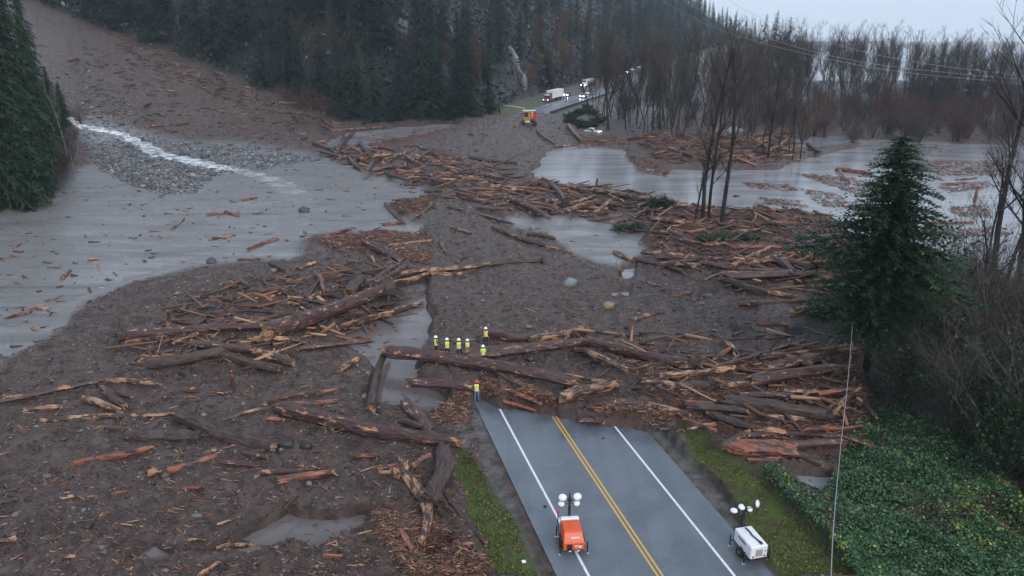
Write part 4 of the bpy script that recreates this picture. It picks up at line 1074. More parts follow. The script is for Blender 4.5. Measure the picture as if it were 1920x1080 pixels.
# boulders
def boulder(px, py, w, col, label):
    h = hit(px, py); s = w/2/px_per_m(*h); rnd = np.random.RandomState(int(px)); V = ico_v*(1+rnd.uniform(-.2, .2, (12, 1)))*np.array((s, s*0.8, s*0.75))
    me = new_mesh('boulder', V, ico_f, [paint('boulder_rock', col, 0.6, 0, 0.6)]); bm_sub(me)
    o = link('boulder', me); o.location = (h[0], h[1], h[2]+s*0.25); tag(o, label, 'boulder', 'boulders in the mud')
def bm_sub(me, seed=1, amt=0.22):
    import bmesh
    bm = bmesh.new(); bm.from_mesh(me); bmesh.ops.subdivide_edges(bm, edges=bm.edges[:], cuts=2, use_grid_fill=True, smooth=0.25)
    rnd = random.Random(seed); sc = max(v.co.length for v in bm.verts)
    for v in bm.verts: v.co *= 1+rnd.uniform(-amt, amt)*0.5
    bm.to_mesh(me); bm.free()
boulder(1068, 535, 28, (0.17, 0.19, 0.2), 'smooth pale grey boulder in the mud beyond the crew')
boulder(1140, 577, 26, (0.24, 0.17, 0.10), 'brown boulder with a light face beyond the crew log')
boulder(570, 398, 22, (0.05, 0.042, 0.04), 'dark peaked boulder sitting on the silt')
boulder(398, 493, 22, (0.06, 0.05, 0.045), 'low dark boulder at the shore of the mud flat')
boulder(1000, 428, 10, (0.2, 0.2, 0.2), 'small pale stone beside the long jam log')
boulder(536, 835, 34, (0.018, 0.014, 0.013), 'dark root clump beside the scarred half sunk log')
boulder(575, 838, 26, (0.018, 0.014, 0.013), 'smaller dark root clump under the longest log')
boulder(1380, 375, 20, (0.03, 0.022, 0.02), 'dark stump in the pond beside the twin trees')
boulder(700, 604, 10, (0.1, 0.055, 0.04), 'small brown lump in the ditch water')

#@@TREES@@
# ------------------------------------------------------------------ trees
def conifer(h, rad, seed, spray=1.0, levels=34, per=8, steps=6, base=0.06, cedar=False, crown_mat='conifer', power=0.85, bushy=False):
    rnd = np.random.RandomState(seed); T = []
    for k in range(levels):
        t = base+(0.985-base)*(k/levels)**0.95
        for j in range(per):
            if rnd.rand() < 0.10: continue
            a = rnd.rand()*6.283; z = h*t+rnd.uniform(-.5, .5)*h/levels
            l = rad*((1-t)**power+0.03)*rnd.uniform(0.55, 1.18)*(1+0.16*math.sin(a*2+seed)+0.16*math.sin(a*3+t*14+seed))
            if cedar: l *= 1-0.22*max(0, 0.4-t)/0.4+0.10*math.sin(t*31+a)
            if bushy:
                prof = min(1.0, ((1-t)/0.5)**0.66)*(0.62+0.38*min(1, max(0, t-0.2)/0.28)); l = rad*prof*rnd.uniform(0.5, 1.15)*(1+0.20*math.sin(a*2+t*9)+0.15*math.sin(a*5+t*23))+0.25
            dx, dy = math.cos(a), math.sin(a); rise = rnd.uniform(-0.05, 0.22) if not cedar else rnd.uniform(0.0, 0.3)
            st = max(2, int(steps*(0.4+0.6*l/rad)))
            for s in range(st):
                u = (s+0.7)/st; p = np.array((dx*l*u, dy*l*u, z+l*(rise*u-(0.25 if bushy else 0.45 if not cedar else 0.55)*u*u)))
                q = (l*0.20+0.30)*spray*rnd.uniform(0.7, 1.3)*(1.15-0.45*u)
                for side in (-1, 0, 1, 1 if cedar else 0):
                    aa = a+side*rnd.uniform(0.5, 1.1)+rnd.uniform(-.2, .2); d = np.array((math.cos(aa), math.sin(aa), rnd.uniform(-0.75, 0.10) - (0.35 if cedar and not bushy else 0) + (rnd.uniform(0, 0.7) if bushy else 0)))
                    w = np.array((-math.sin(aa), math.cos(aa), rnd.uniform(-.35, .35)))*q*rnd.uniform(0.20, 0.34)
                    T += [p-w, p+w, p+d*q+w*0.15]
    T = np.array(T); crown = new_mesh('crown', T, np.arange(len(T)).reshape(-1, 3), [M[crown_mat]])
    b_ = MB(); n = 7; b_.tube([(0.02*h*math.sin(i*1.3+seed)*0.3, 0, h*i/n) for i in range(n+1)], [0.016*h*(1-i/n)+0.02 for i in range(n+1)], 7)
    trunk = b_.mesh('trunk', [M['bark']], True)
    return trunk, crown
def bare_tree(h, seed, spread=0.30, r0=0.24, fork=3, lean=0.0, twigs=1.0, first=0.35, leafmat=None, tw='twig', bark='bark', leaves=0):
    rnd = random.Random(seed); tb, cb, lv = MB(), MB(), []
    def grow(p, d, ln, r, lvl):
        pts = [p]; rr = [r]; k = 4 if lvl == 0 else 3
        for i in range(k):
            d = (d+Vector((rnd.gauss(0, .09), rnd.gauss(0, .09), 0.06 if lvl else 0.05))).normalized(); p = p+d*ln/k; pts.append(p); rr.append(r*(1-(i+1)/k*0.6))
        (tb if lvl <= 1 else cb).tube(pts, rr, 6 if lvl == 0 else (4 if lvl == 1 else 3), cap=False)
        if lvl >= fork:
            if leaves and rnd.random() < leaves: lv.append(pts[-1]); lv.append(pts[1])
            return
        cnt = (int(26*twigs) if lvl == 0 else (8 if lvl == 1 else 4))
        for i in range(cnt):
            t = rnd.uniform(first if lvl == 0 else 0.2, 1.0); j = min(k-1, int(t*k)); q = pts[j].lerp(pts[j+1], t*k-j)
            a = rnd.uniform(0, 6.28); sd = Vector((math.cos(a), math.sin(a), rnd.uniform(0.2, 0.9))); nd = (d*rnd.uniform(0.7, 1.4)+sd*spread*3).normalized()
            grow(q, nd, ln*(rnd.uniform(0.13, 0.27) if lvl == 0 else rnd.uniform(0.35, 0.6)), max(rr[j]*(0.36 if lvl == 0 else 0.5), 0.017), lvl+1)
    grow(Vector((0, 0, -0.4)), Vector((lean, 0, 1)).normalized(), h*0.86, r0, 0)
    trunk = tb.mesh('trunk', [M[bark]], True)
    crown = cb.mesh('crown', [M[tw]])
    lm = None
    if lv:
        V = []
        for p in lv:
            for _ in range(4):
                c = np.array(p)+np.random.normal(0, 0.45, 3); a = np.random.normal(0, 1, 3); a /= np.linalg.norm(a); b2 = np.cross(a, np.random.normal(0, 1, 3)); b2 /= np.linalg.norm(b2)
                s = rnd.uniform(0.12, 0.3); V += [c-a*s, c+b2*s, c+a*s]
        lm = new_mesh('leaves', V, np.arange(len(V)).reshape(-1, 3), [M[leafmat]])
    return trunk, crown, lm
def shrub(h, seed, stems=16, tw='twig', spread=0.5, leaf=None, nleaf=0, lsize=0.08):
    rnd = random.Random(seed); b_ = MB()
    def grow(p, d, ln, r, lvl):
        pts = [p]; rr = [r]
        for i in range(3):
            d = (d+Vector((rnd.gauss(0, .16), rnd.gauss(0, .16), rnd.gauss(0.02, .08)))).normalized(); p = p+d*ln/3; pts.append(p); rr.append(r*(1-(i+1)/3*0.65))
        b_.tube(pts, rr, 3, cap=False)
        if lvl >= 2: return
        for i in range(7 if lvl == 0 else 5):
            t = rnd.uniform(0.2, 1); j = min(2, int(t*3)); q = pts[j].lerp(pts[j+1], t*3-j); a = rnd.uniform(0, 6.28)
            grow(q, (d*0.9+Vector((math.cos(a), math.sin(a), 0.35))*0.75).normalized(), ln*rnd.uniform(0.3, 0.5), max(r*0.4, 0.009), lvl+1)
    for s in range(stems):
        a = rnd.uniform(0, 6.28); k = rnd.uniform(0, spread); grow(Vector((math.cos(a)*0.5*k*2, math.sin(a)*0.5*k*2, -0.3)), Vector((math.cos(a)*k, math.sin(a)*k, 1)).normalized(), h*rnd.uniform(0.65, 1.05), 0.05, 0)
    st = b_.mesh('stems', [M[tw]]); lm = None
    if nleaf:
        V = np.array(b_.v)[np.random.randint(0, len(b_.v), nleaf)]; c = V+np.random.normal(0, 0.18, (nleaf, 3))
        a = np.random.normal(0, 1, (nleaf, 3)); a /= np.linalg.norm(a, axis=1)[:, None]; b2 = np.cross(a, np.random.normal(0, 1, (nleaf, 3))); b2 /= np.linalg.norm(b2, axis=1)[:, None]
        s = np.random.uniform(0.5, 1.4, (nleaf, 1))*lsize
        lm = new_mesh('foliage', np.stack([c-a*s, c+b2*s, c+a*s*1.2, c-b2*s], 1).reshape(-1, 3), np.arange(nleaf*4).reshape(-1, 4), [M[leaf]])
    return st, None, lm
def tree_proto(name, meshes, parts):
    return name, [(m, p) for m, p in zip(meshes, parts) if m is not None]
def plant(proto, loc, sc=1.0, rz=None, label=None, cat='tree', group=None, tilt=(0, 0), sz=None):
    name, ms = proto
    o = empty(name, loc); o.rotation_euler = (tilt[0], tilt[1], random.uniform(0, 6.28) if rz is None else rz); o.scale = (sc, sc, sz or sc)
    for m, pn in ms: link(pn, m, o)
    return tag(o, label, cat, group)
TC = ('trunk', 'crown', 'leaves')
CON = [tree_proto('conifer_tree', conifer(h, r, sd, levels=lv, per=pr), TC) for h, r, sd, lv, pr in ((28, 6.0, 1, 34, 9), (33, 5.8, 2, 38, 9), (25, 6.2, 3, 30, 10), (36, 6.6, 4, 40, 9), (22, 5.2, 5, 28, 9))]
CED = [tree_proto('cedar_tree', conifer(h, r, sd, spray=0.75, levels=60, per=11, steps=8, cedar=True, crown_mat='cedar', base=bs, power=0.6), TC) for h, r, sd, bs in ((30, 4.8, 11, 0.02), (26, 5.2, 12, 0.02), (33, 4.4, 13, 0.12))]
BARE = [tree_proto('bare_tree', bare_tree(h, sd, sp, r0, lean=ln, first=fi), TC) for h, sd, sp, r0, ln, fi in
        ((27, 1, .22, .19, .03, .4), (24, 2, .24, .16, .06, .3), (29, 3, .20, .21, -.03, .45), (22, 4, .22, .14, .10, .3), (26, 5, .26, .18, .0, .25), (20, 6, .2, .13, .14, .35))]
RUST = [tree_proto('autumn_tree', bare_tree(h, sd, .30, .22, twigs=0.9, leafmat='rust', leaves=0.75, first=.25), TC) for h, sd in ((20, 21), (17, 22))]
PALE = tree_proto('birch_tree', bare_tree(17, 31, .2, .16, twigs=0.5, first=.5, bark='palebark', fork=2), TC)
BRUSH = [tree_proto('bare_shrub', shrub(h, sd, 20, tw, .55), ('stems', 'crown', 'foliage')) for h, sd, tw in ((5.0, 41, 'redtwig'), (4.2, 42, 'twig'))]
THICK = [tree_proto('thicket_shrub', shrub(h, sd, st_, tw, spd, leaf=lf, nleaf=nl, lsize=0.09), ('stems', 'crown', 'foliage')) for h, sd, st_, tw, spd, lf, nl in
         ((7.5, 51, 26, 'twig', .6, 'bramble', 900), (6.0, 52, 26, 'greentwig', .7, 'bramble', 1800), (9.0, 53, 22, 'twig', .45, 'bramble', 250), (5.0, 54, 24, 'redtwig', .8, 'bramble', 1400))]
BRAM = tree_proto('bramble_shrub', shrub(2.6, 61, 14, 'greentwig', 1.0, leaf='bramble', nleaf=4200, lsize=0.11), ('stems', 'crown', 'foliage'))
NEARCED = tree_proto('cedar_tree', conifer(19.3, 5.2, 77, bushy=True, spray=0.42, levels=62, per=17, steps=15, cedar=True, crown_mat='nearcedar', base=0.15, power=0.62), TC)

random.seed(21)
# hillside forest, set out along the foot of the slope
FP = np.array(FOREST, float)
def forest_spot(y0, y1, dmax):
    while True:
        i = random.randrange(1, len(FP)-1); a, b_ = FP[i], FP[i+1]; t = random.random(); p = a+(b_-a)*t
        if not (y0 <= p[1] <= y1): continue
        if random.random() > np.hypot(*(b_-a))/130: continue
        n = np.array((-(b_-a)[1], (b_-a)[0])); n = n/np.linalg.norm(n); d = 3+dmax*random.random()**1.3
        q = p+n*d
        if q[1] > 0 and abs(q[0]/q[1]) < 0.85: return q[0], q[1], d
spots = []
def far_enough(x, y, m):
    return all((x-a)**2+(y-b_)**2 > m*m for a, b_ in spots)
def visible(x, y, z, h):
    px, py = project(np.array([x]), np.array([y]), np.array([z+h])); return py[0] < 330 and -80 < px[0] < 2000 and project(np.array([x]), np.array([y]), np.array([z]))[1][0] > -40
cc = 0; tries = 0
while cc < 280 and tries < 14000:
    tries += 1
    x, y, d = forest_spot(200, 420, 95) if random.random() < 0.60 else forest_spot(380, 1100, 120)
    if not far_enough(x, y, 4.6 if y < 400 else 6.5): continue
    z = gz(x, y)
    if not visible(x, y, z, 28): continue
    spots.append((x, y)); px, py = project(x, y, z)
    if 760 < px < 1100 and random.random() < 0.55: continue
    front = d < 12
    plant(random.choice(CON), (x, y, z-0.3), random.uniform(0.75, 1.12), label='dark conifer in the dense misty forest on the mountainside' , cat='conifer', group='conifers on the mountainside'); cc += 1
cc = 0; tries = 0
while cc < 70 and tries < 4000:
    tries += 1
    x, y, d = forest_spot(225, 520, 60)
    if not far_enough(x, y, 2.6): continue
    z = gz(x, y)
    if not visible(x, y, z, 20): continue
    px, py = project(x, y, z); spots.append((x, y)); r_ = random.random()
    if 760 < px < 1400 and r_ < 0.55: plant(random.choice(RUST), (x, y, z-0.3), random.uniform(0.7, 1.05), label='tree with thinning rusty leaves on the mountainside above the highway', cat='tree', group='autumn trees on the mountainside')
    elif r_ < 0.9: plant(random.choice(BARE), (x, y, z-0.3), random.uniform(0.65, 0.95), label='bare tree among the dark conifers of the mountainside', cat='tree', group='bare trees on the mountainside')
    else: plant(PALE, (x, y, z-0.3), random.uniform(0.8, 1.1), label='thin pale trunk standing among the dark conifers', cat='tree', group='pale birches on the mountainside')
    cc += 1
def plant_px(proto, px, py, top=None, label=None, cat='tree', group=None, wide=1.0, **kw):
    h = hit(px, py)
    if h is None: return
    me = max((v.co.z for v in proto[1][0][0].vertices), default=10); mc = max((m.vertices[i].co.z for m, _ in proto[1] for i in range(0, len(m.vertices), 7)), default=10)
    H0 = max(me, mc); sc = 1.0
    if top is not None:
        zt = at_y(px, top, h[1])[2]; sc = max(0.15, (zt-h[2])/H0)
    return plant(proto, (h[0], h[1], h[2]-0.2), sc*wide, label=label, cat=cat, group=group, sz=sc, **kw)
# single conifers in front of the hill
for px, py, top, k, w, lab in ((880, 218, 40, 3, 1.15, 'tall dark conifer nearest the side verge before the excavator'), (826, 216, 78, 0, 1.0, 'dark conifer between the brown back pond and the tallest front conifer'), (858, 217, 100, 4, 1.2, 'short conifer wedged between two tall front conifers'),
                               (700, 228, 62, 1, 1.1, 'broad green conifer standing at the brown back pond'), (655, 222, 110, 2, 1.0, 'low conifer behind the root pile at the pond'), (745, 226, 130, 4, 1.2, 'small dark conifer just past the broad green one'), (915, 212, 90, 2, 0.9, 'conifer at the grassy verge before the excavator')):
    plant_px(CON[k], px, py, top, lab, 'conifer', wide=w)
# cedars at the mouth of the creek
CL = [(8, 388, -60, 0), (50, 380, 60, 1), (80, 362, 190, 1), (-40, 400, -80, 2), (28, 345, -160, 2), (62, 330, -60, 0), (98, 308, 150, 1), (-10, 330, -200, 0), (82, 282, 20, 2), (108, 258, 120, 0), (30, 290, -150, 1), (122, 238, 150, 1), (0, 270, -200, 2), (78, 240, -40, 2), (-60, 320, -150, 1), (20, 240, -220, 0)]
CLN = ['outermost', 'bushy low', 'leaning', 'tall']
for i, (px, py, top, k) in enumerate(CL): plant_px(CED[k], px, py, top, 'deep green cedar crowding the bank at the creek mouth', 'cedar', 'cedars on the creek bank', wide=0.95)
for px, py, top, lab in ((20, 392, 235, 'pale thin trunk at the outer foot of the creek cedars'), (140, 322, 262, 'pale bare stem leaning by the debris at the creek mouth'), (127, 300, 115, 'tall white dead stem among the creek cedars')):
    plant_px(PALE, px, py, top, lab, 'tree')
for i, (px, py) in enumerate(((118, 320), (132, 300), (108, 335), (140, 262), (150, 232), (125, 285))):
    plant_px(BRUSH[i % 2], px, py, None, 'dark leafless shrub at the cedar bank of the creek', 'shrub', 'leafless shrubs on the creek bank')
for px, py in ((560, 205), (590, 208), (615, 214), (575, 190), (600, 195), (540, 190)):
    plant_px(BRUSH[0], px, py, None, 'reddish brush thicket above the slide beside the root pile', 'shrub', 'reddish brush above the slide', wide=1.4)
# flooded trees
FT = [(1303, 412, 215, 3, -0.10, 'short forked flooded tree, trunk nearest the jam of the twin trees'), (1318, 414, 20, 2, 0.02, 'tallest thick dark trunk standing in the pond jam'), (1328, 412, 90, 1, 0.05, 'slender trunk bending away behind the thick dark one'), (1353, 418, 30, 0, 0.09, 'dark leaning trunk with low side branches at the pond jam')]
FLOOD = [tree_proto('flooded_tree', bare_tree(24, 80+i, .30, .27, twigs=0.6, first=.15, bark='darkbark'), TC) for i in range(2)]
for px, py, top, k, tl, lab in FT: plant_px(FLOOD[k % 2], px, py, top, lab, 'tree', tilt=(0, tl), rz=k*1.3)
FT2 = [(1432, 292, 150), (1440, 296, 70), (1457, 282, 110), (1486, 300, 130), (1480, 292, 180), (1500, 305, 150), (1262, 262, 60), (1280, 258, 30), (1312, 255, 40), (1378, 262, 60), (1395, 258, 90), (1345, 262, 50), (1410, 262, 30), (1222, 250, 60)]
for i, (px, py, top) in enumerate(FT2): plant_px(FLOOD[i % 2] if i < 6 else BARE[i % 6], px, py, top, 'dark bare trunk rising from the red debris bank beyond the pond', 'tree', 'bare trees on the far debris bank', tilt=(0, random.uniform(0, 0.14)))
# bare cottonwood forest of the flooded flat
k = 0
while k < 285:
    px = random.uniform(1105, 2050); lo = 252 if px < 1420 else 228
    py = lo - abs(random.gauss(0, 34)); 
    if py < 118: continue
    h = hit(px, py)
    if h is None: continue
    dr, _ = line_dist(np.array([h[0]]), np.array([h[1]]), ROADC)
    if dr[0] > -12: continue
    plant(random.choice(BARE), (h[0], h[1], h[2]-0.2), random.uniform(0.8, 1.12)*(0.84 if px > 1640 else 1), label='slender bare cottonwood in the flooded wood beyond the pond', cat='tree', group='bare cottonwoods of the flooded wood', tilt=(0, random.uniform(-0.03, 0.12))); k += 1
for px, py, top, k_, lab in ((1730, 212, 78, 0, 'dark conifer leftmost in the trio behind the flooded wood'), (1752, 208, 66, 1, 'middle and tallest conifer of the trio behind the flooded wood'), (1776, 206, 70, 0, 'dark conifer at the open end of the trio'), (1812, 200, 76, 4, 'lone brownish pointed conifer past the trio'),
                             (1445, 150, 14, 3, 'hazy conifer top rising highest over the bare wood'), (1425, 155, 22, 1, 'hazy conifer beside the highest one over the bare wood'), (1470, 152, 26, 0, 'third hazy conifer over the bare wood'), (1500, 150, 50, 2, 'lower hazy conifer at the slope of the tree line'), (1660, 232, 160, 2, 'dark green conifer low among the flooded trunks')):
    plant_px(CON[k_], px, py, top, lab, 'conifer')
def far_woods():
    t0, c0, _ = bare_tree(23, 222, .22, .16, twigs=0.45, first=.3)
    A = []; Fq = []; Ft = []; off = 0; base = []
    for me in (t0, c0):
        V = np.array([tuple(v.co) for v in me.vertices]); Q = np.array([tuple(p.vertices) for p in me.polygons if len(p.vertices) == 4]); base.append((V, Q))
    V = np.concatenate([b_[0] for b_ in base]); Q = np.concatenate([base[0][1], base[1][1]+len(base[0][0])]); out = []; n_ = 0
    while n_ < 190:
        px = random.uniform(1330, 2080); Y = random.uniform(340, 640); d = ray(px, 130); x = Y*d[0]/d[1]
        dr, _ = line_dist(np.array([x]), np.array([Y]), ROADC)
        if dr[0] > -16: continue
        sc = random.uniform(1.05, 1.5)*(0.86 if px > 1680 else 1); a = random.uniform(0, 6.28); c_, s_ = math.cos(a), math.sin(a); z = gz(x, Y)
        out.append(np.stack([(V[:, 0]*c_-V[:, 1]*s_)*sc+x, (V[:, 0]*s_+V[:, 1]*c_)*sc+Y, V[:, 2]*sc+z], 1)); Fq.append(Q+n_*len(V)); n_ += 1
    tag(link('far_woods', new_mesh('far_woods', np.concatenate(out), np.concatenate(Fq), [M['twig']])), 'far off bare woodland fading into the drizzle behind the flooded wood', 'woodland', kind='stuff')
far_woods()
k = 0
while k < 215:
    px, py = (random.uniform(1400, 2050), random.uniform(205, 268)) if k < 100 else (random.uniform(1130, 2080), random.uniform(165, 240)); h = hit(px, py)
    if h is None or line_dist(np.array([h[0]]), np.array([h[1]]), ROADC)[0][0] > -13: continue
    plant(random.choice(BRUSH), (h[0], h[1], h[2]-0.1), random.uniform(1.0, 2.0), label='leafless reddish brown brush bush at the flood edge', cat='shrub', group='reddish brush along the far flood edge'); k += 1
# the green cedar and the dark thicket
hc = at_y(1695, 265, 55); plant(NEARCED, (hc[0], hc[1], gz(hc[0], hc[1])-0.2), 1.0, rz=0.7, label='full green cedar standing out before the flooded flat', cat='cedar')
k = 0
while k < 74:
    px, py = random.uniform(1585, 2300), random.uniform(560, 960)
    if py > 740 + (px-1640)*0.62 or (px < 1650 and py > 730): continue
    h = hit(px, py); pr = random.choice(THICK)
    if px < 1660 and py < 640: continue
    plant(pr, (h[0], h[1], h[2]-0.1), random.uniform(0.75, 1.15)*(0.8 if px < 1680 else 1), label='dense dark leafless thicket bush below the green cedar', cat='shrub', group='dark thicket below the cedar'); k += 1
for px, py, top, kk, tl, lab in ((1905, 560, -120, 1, 0.02, 'thickest dark trunk in the tree group past the cedar'), (1862, 520, -20, 0, 0.10, 'leaning trunk beside the thickest one past the cedar'), (1935, 560, -160, 0, -0.05, 'rough dark tree at the outer side of the group past the cedar'), (1880, 545, 120, 1, 0.0, 'shorter broken topped tree in the group past the cedar'),
                                 (1856, 470, 250, 0, 0.03, 'slim half sunk tree at the water past the cedar'), (1845, 640, 330, 1, -.03, 'twiggy tree rising out of the dark thicket')):
    plant_px(FLOOD[kk], px, py, top, lab, 'tree', tilt=(0, tl))
for px, py in ((1075, 232), (1092, 238), (1106, 240), (1085, 215), (1100, 205), (1112, 215), (1120, 230), (1068, 222)):
    plant_px(BRAM, px, py, None, 'dark green bramble on the bank under the far guardrail', 'shrub', 'brambles under the far guardrail', wide=1.0).scale.z = 0.75
for px, py, w, lab in ((1195, 430, 1.3, 'torn green conifer boughs lying at the end of the silt patch'), (1390, 447, 1.5, 'flattened green boughs under the twin flooded trees'), (1243, 393, 0.8, 'dark green bush in the jam at the pond edge'), (1350, 450, 1.2, 'green boughs closest to the twin flooded trees'), (1530, 452, 1.0, 'green boughs between the jam and the cedar'), (1580, 590, 1.4, 'leafy green bush at the foot of the cedar')):
    o = plant_px(BRAM, px, py, None, lab, 'green boughs', wide=w); o.scale.z = 0.34 if 'boughs' in lab else 0.8; o.scale.y = w*0.7; o.rotation_euler.z = 0.3
def undergrowth():
    out = []
    while len(out) < 34000:
        i = np.random.randint(1, len(FP)-2); a, b_ = FP[i], FP[i+1]
        if np.random.rand() > np.hypot(*(b_-a))/160: continue
        nrm = np.array((-(b_-a)[1], (b_-a)[0])); nrm /= np.linalg.norm(nrm); k = 200
        q = a+(b_-a)*np.random.rand(k)[:, None]+nrm*(1+105*np.random.rand(k)**1.2)[:, None]; out += [tuple(v) for v in q if abs(v[0]/v[1]) < 0.8]
    P = np.array(out); n = len(P); cl = np.array([(0.010, 0.020, 0.010), (0.016, 0.028, 0.012), (0.026, 0.020, 0.014), (0.012, 0.012, 0.009), (0.035, 0.022, 0.014)])[np.random.randint(0, 5, n)]*np.random.uniform(0.6, 1.5, (n, 1))
    m = (fbm(P[:, 0], P[:, 1], 28, 3, 301) > 0.15) & (np.random.rand(n) < 0.35); cl[m] = (0.085, 0.045, 0.022)
    leaf_cloud('undergrowth', P, np.random.uniform(0.3, 1.0, n)*(0.6+P[:, 1]/500), np.random.rand(n)**1.5*5.0, cl, M['leafcover'], 'dark tangled undergrowth between the trees of the mountainside', 'undergrowth', 0.1)
undergrowth()
# rocks on the hillside
def outcrop(px, py, w, hgt, label, Y=None):
    h = hit(px, py)
    if h is None: return
    s = 1/px_per_m(*h); rnd = np.random.RandomState(int(px+py)); me = new_mesh('rock_outcrop', ico_v*(1+rnd.uniform(-.3, .3, (12, 1)))*np.array((w*s/2, w*s/3, hgt*s/2)), ico_f, [M['outcrop']]); bm_sub(me, int(px), 0.3)
    o = link('rock_outcrop', me); o.location = (h[0], h[1]-1.0, h[2]+hgt*s*0.15); tag(o, label, 'rock outcrop', 'pale rock faces on the mountainside')
M['outcrop'] = paint('pale_cliff_rock', (0.17, 0.175, 0.185), 0.8, 0, 0.95, dirtcol=(0.03, 0.03, 0.032))
for px, py, w, hg, lab in ((752, 60, 30, 40, 'pale rock face highest among the rusty trees'), (826, 52, 34, 28, 'broad pale rock face near the top of the forest'), (840, 66, 22, 30, 'small pale rock below the broad face'), (790, 90, 26, 40, 'grey rock between two pale faces')):
    outcrop(px, py, w, hg, lab)
def rockslab():
    b_ = MB(); P = [(958, 95), (966, 115), (972, 135), (982, 152), (984, 172)]; Q = [hit(a, c) for a, c in P]
    b_.tube([(q[0], q[1]-1, q[2]+0.8) for q in Q if q is not None], [1.0, 1.9, 0.9, 2.0, 0.6][:sum(q is not None for q in Q)], 6)
    tag(b_.build('rock_chute', M['outcrop']), 'pale bare rock chute streaking down through the forest', 'rock chute')
rockslab()

# ------------------------------------------------------------------ machines and vehicles
M['orange'] = paint('orange_paint', (0.62, 0.085, 0.018), 0.35, 0, 0.25); M['white'] = paint('white_paint', (0.72, 0.73, 0.74), 0.35, 0, 0.18)
M['black'] = paint('black_paint', (0.012, 0.012, 0.013), 0.45, 0, 0.2); M['tyre'] = paint('tyre_rubber', (0.012, 0.012, 0.012), 0.85, 0, 0.5)
M['steel'] = paint('galvanised_steel', (0.42, 0.43, 0.44), 0.35, 0.7, 0.2); M['lampback'] = paint('lamp_shell', (0.68, 0.69, 0.72), 0.25, 0, 0.15)
M['lens'] = paint('lamp_glass', (0.55, 0.58, 0.62), 0.1, 0, 0.0); M['redlight'] = paint('red_lens', (0.5, 0.01, 0.015), 0.25, 0, 0.0)
M['grille'] = paint('grey_grille', (0.30, 0.30, 0.31), 0.6, 0, 0.4); M['decal'] = paint('pale_decal', (0.62, 0.60, 0.58), 0.5, 0, 0.4); M['strap'] = paint('purple_black_strap', (0.02, 0.012, 0.04), 0.6, 0, 0.1)
M['yellow'] = paint('machine_yellow', (0.62, 0.27, 0.03), 0.45, 0, 0.4); M['red'] = paint('machine_red', (0.38, 0.03, 0.03), 0.45, 0, 0.3)
M['glass'] = paint('dark_glass', (0.02, 0.025, 0.03), 0.08, 0, 0.0); M['maroon'] = paint('maroon_paint', (0.12, 0.012, 0.02), 0.3, 0, 0.2); M['chrome'] = paint('chrome', (0.5, 0.5, 0.52), 0.2, 0.9, 0.1)
M['navy'] = paint('dark_car_paint', (0.02, 0.025, 0.05), 0.3, 0, 0.2); M['head'] = paint('lit_headlight', (0.9, 0.9, 0.9), 0.3, 0, 0, emit=((1.0, 0.93, 0.98), 26)); M['dimhead'] = paint('headlight_glass', (0.6, 0.6, 0.6), 0.15, 0, 0, emit=((1, .95, .95), 2.5))
M['silver'] = paint('tank_steel', (0.40, 0.43, 0.45), 0.3, 0.6, 0.2)
def wheel(parent, c, r, w, rim='steel'):
    b_ = MB(); b_.lathe([(r*0.62, -w/2), (r*0.93, -w/2), (r, -w*0.3), (r, w*0.3), (r*0.93, w/2), (r*0.62, w/2)], 20, (0, 0, 0), 'x')
    o = b_.build('wheel', M['tyre'], parent, True); o.location = c
    b_ = MB(); b_.lathe([(r*0.25, -w*0.52), (r*0.62, -w*0.40), (r*0.62, w*0.40), (r*0.25, w*0.52)], 14, (0, 0, 0), 'x'); b_.build('rim', M[rim], o)
    return o
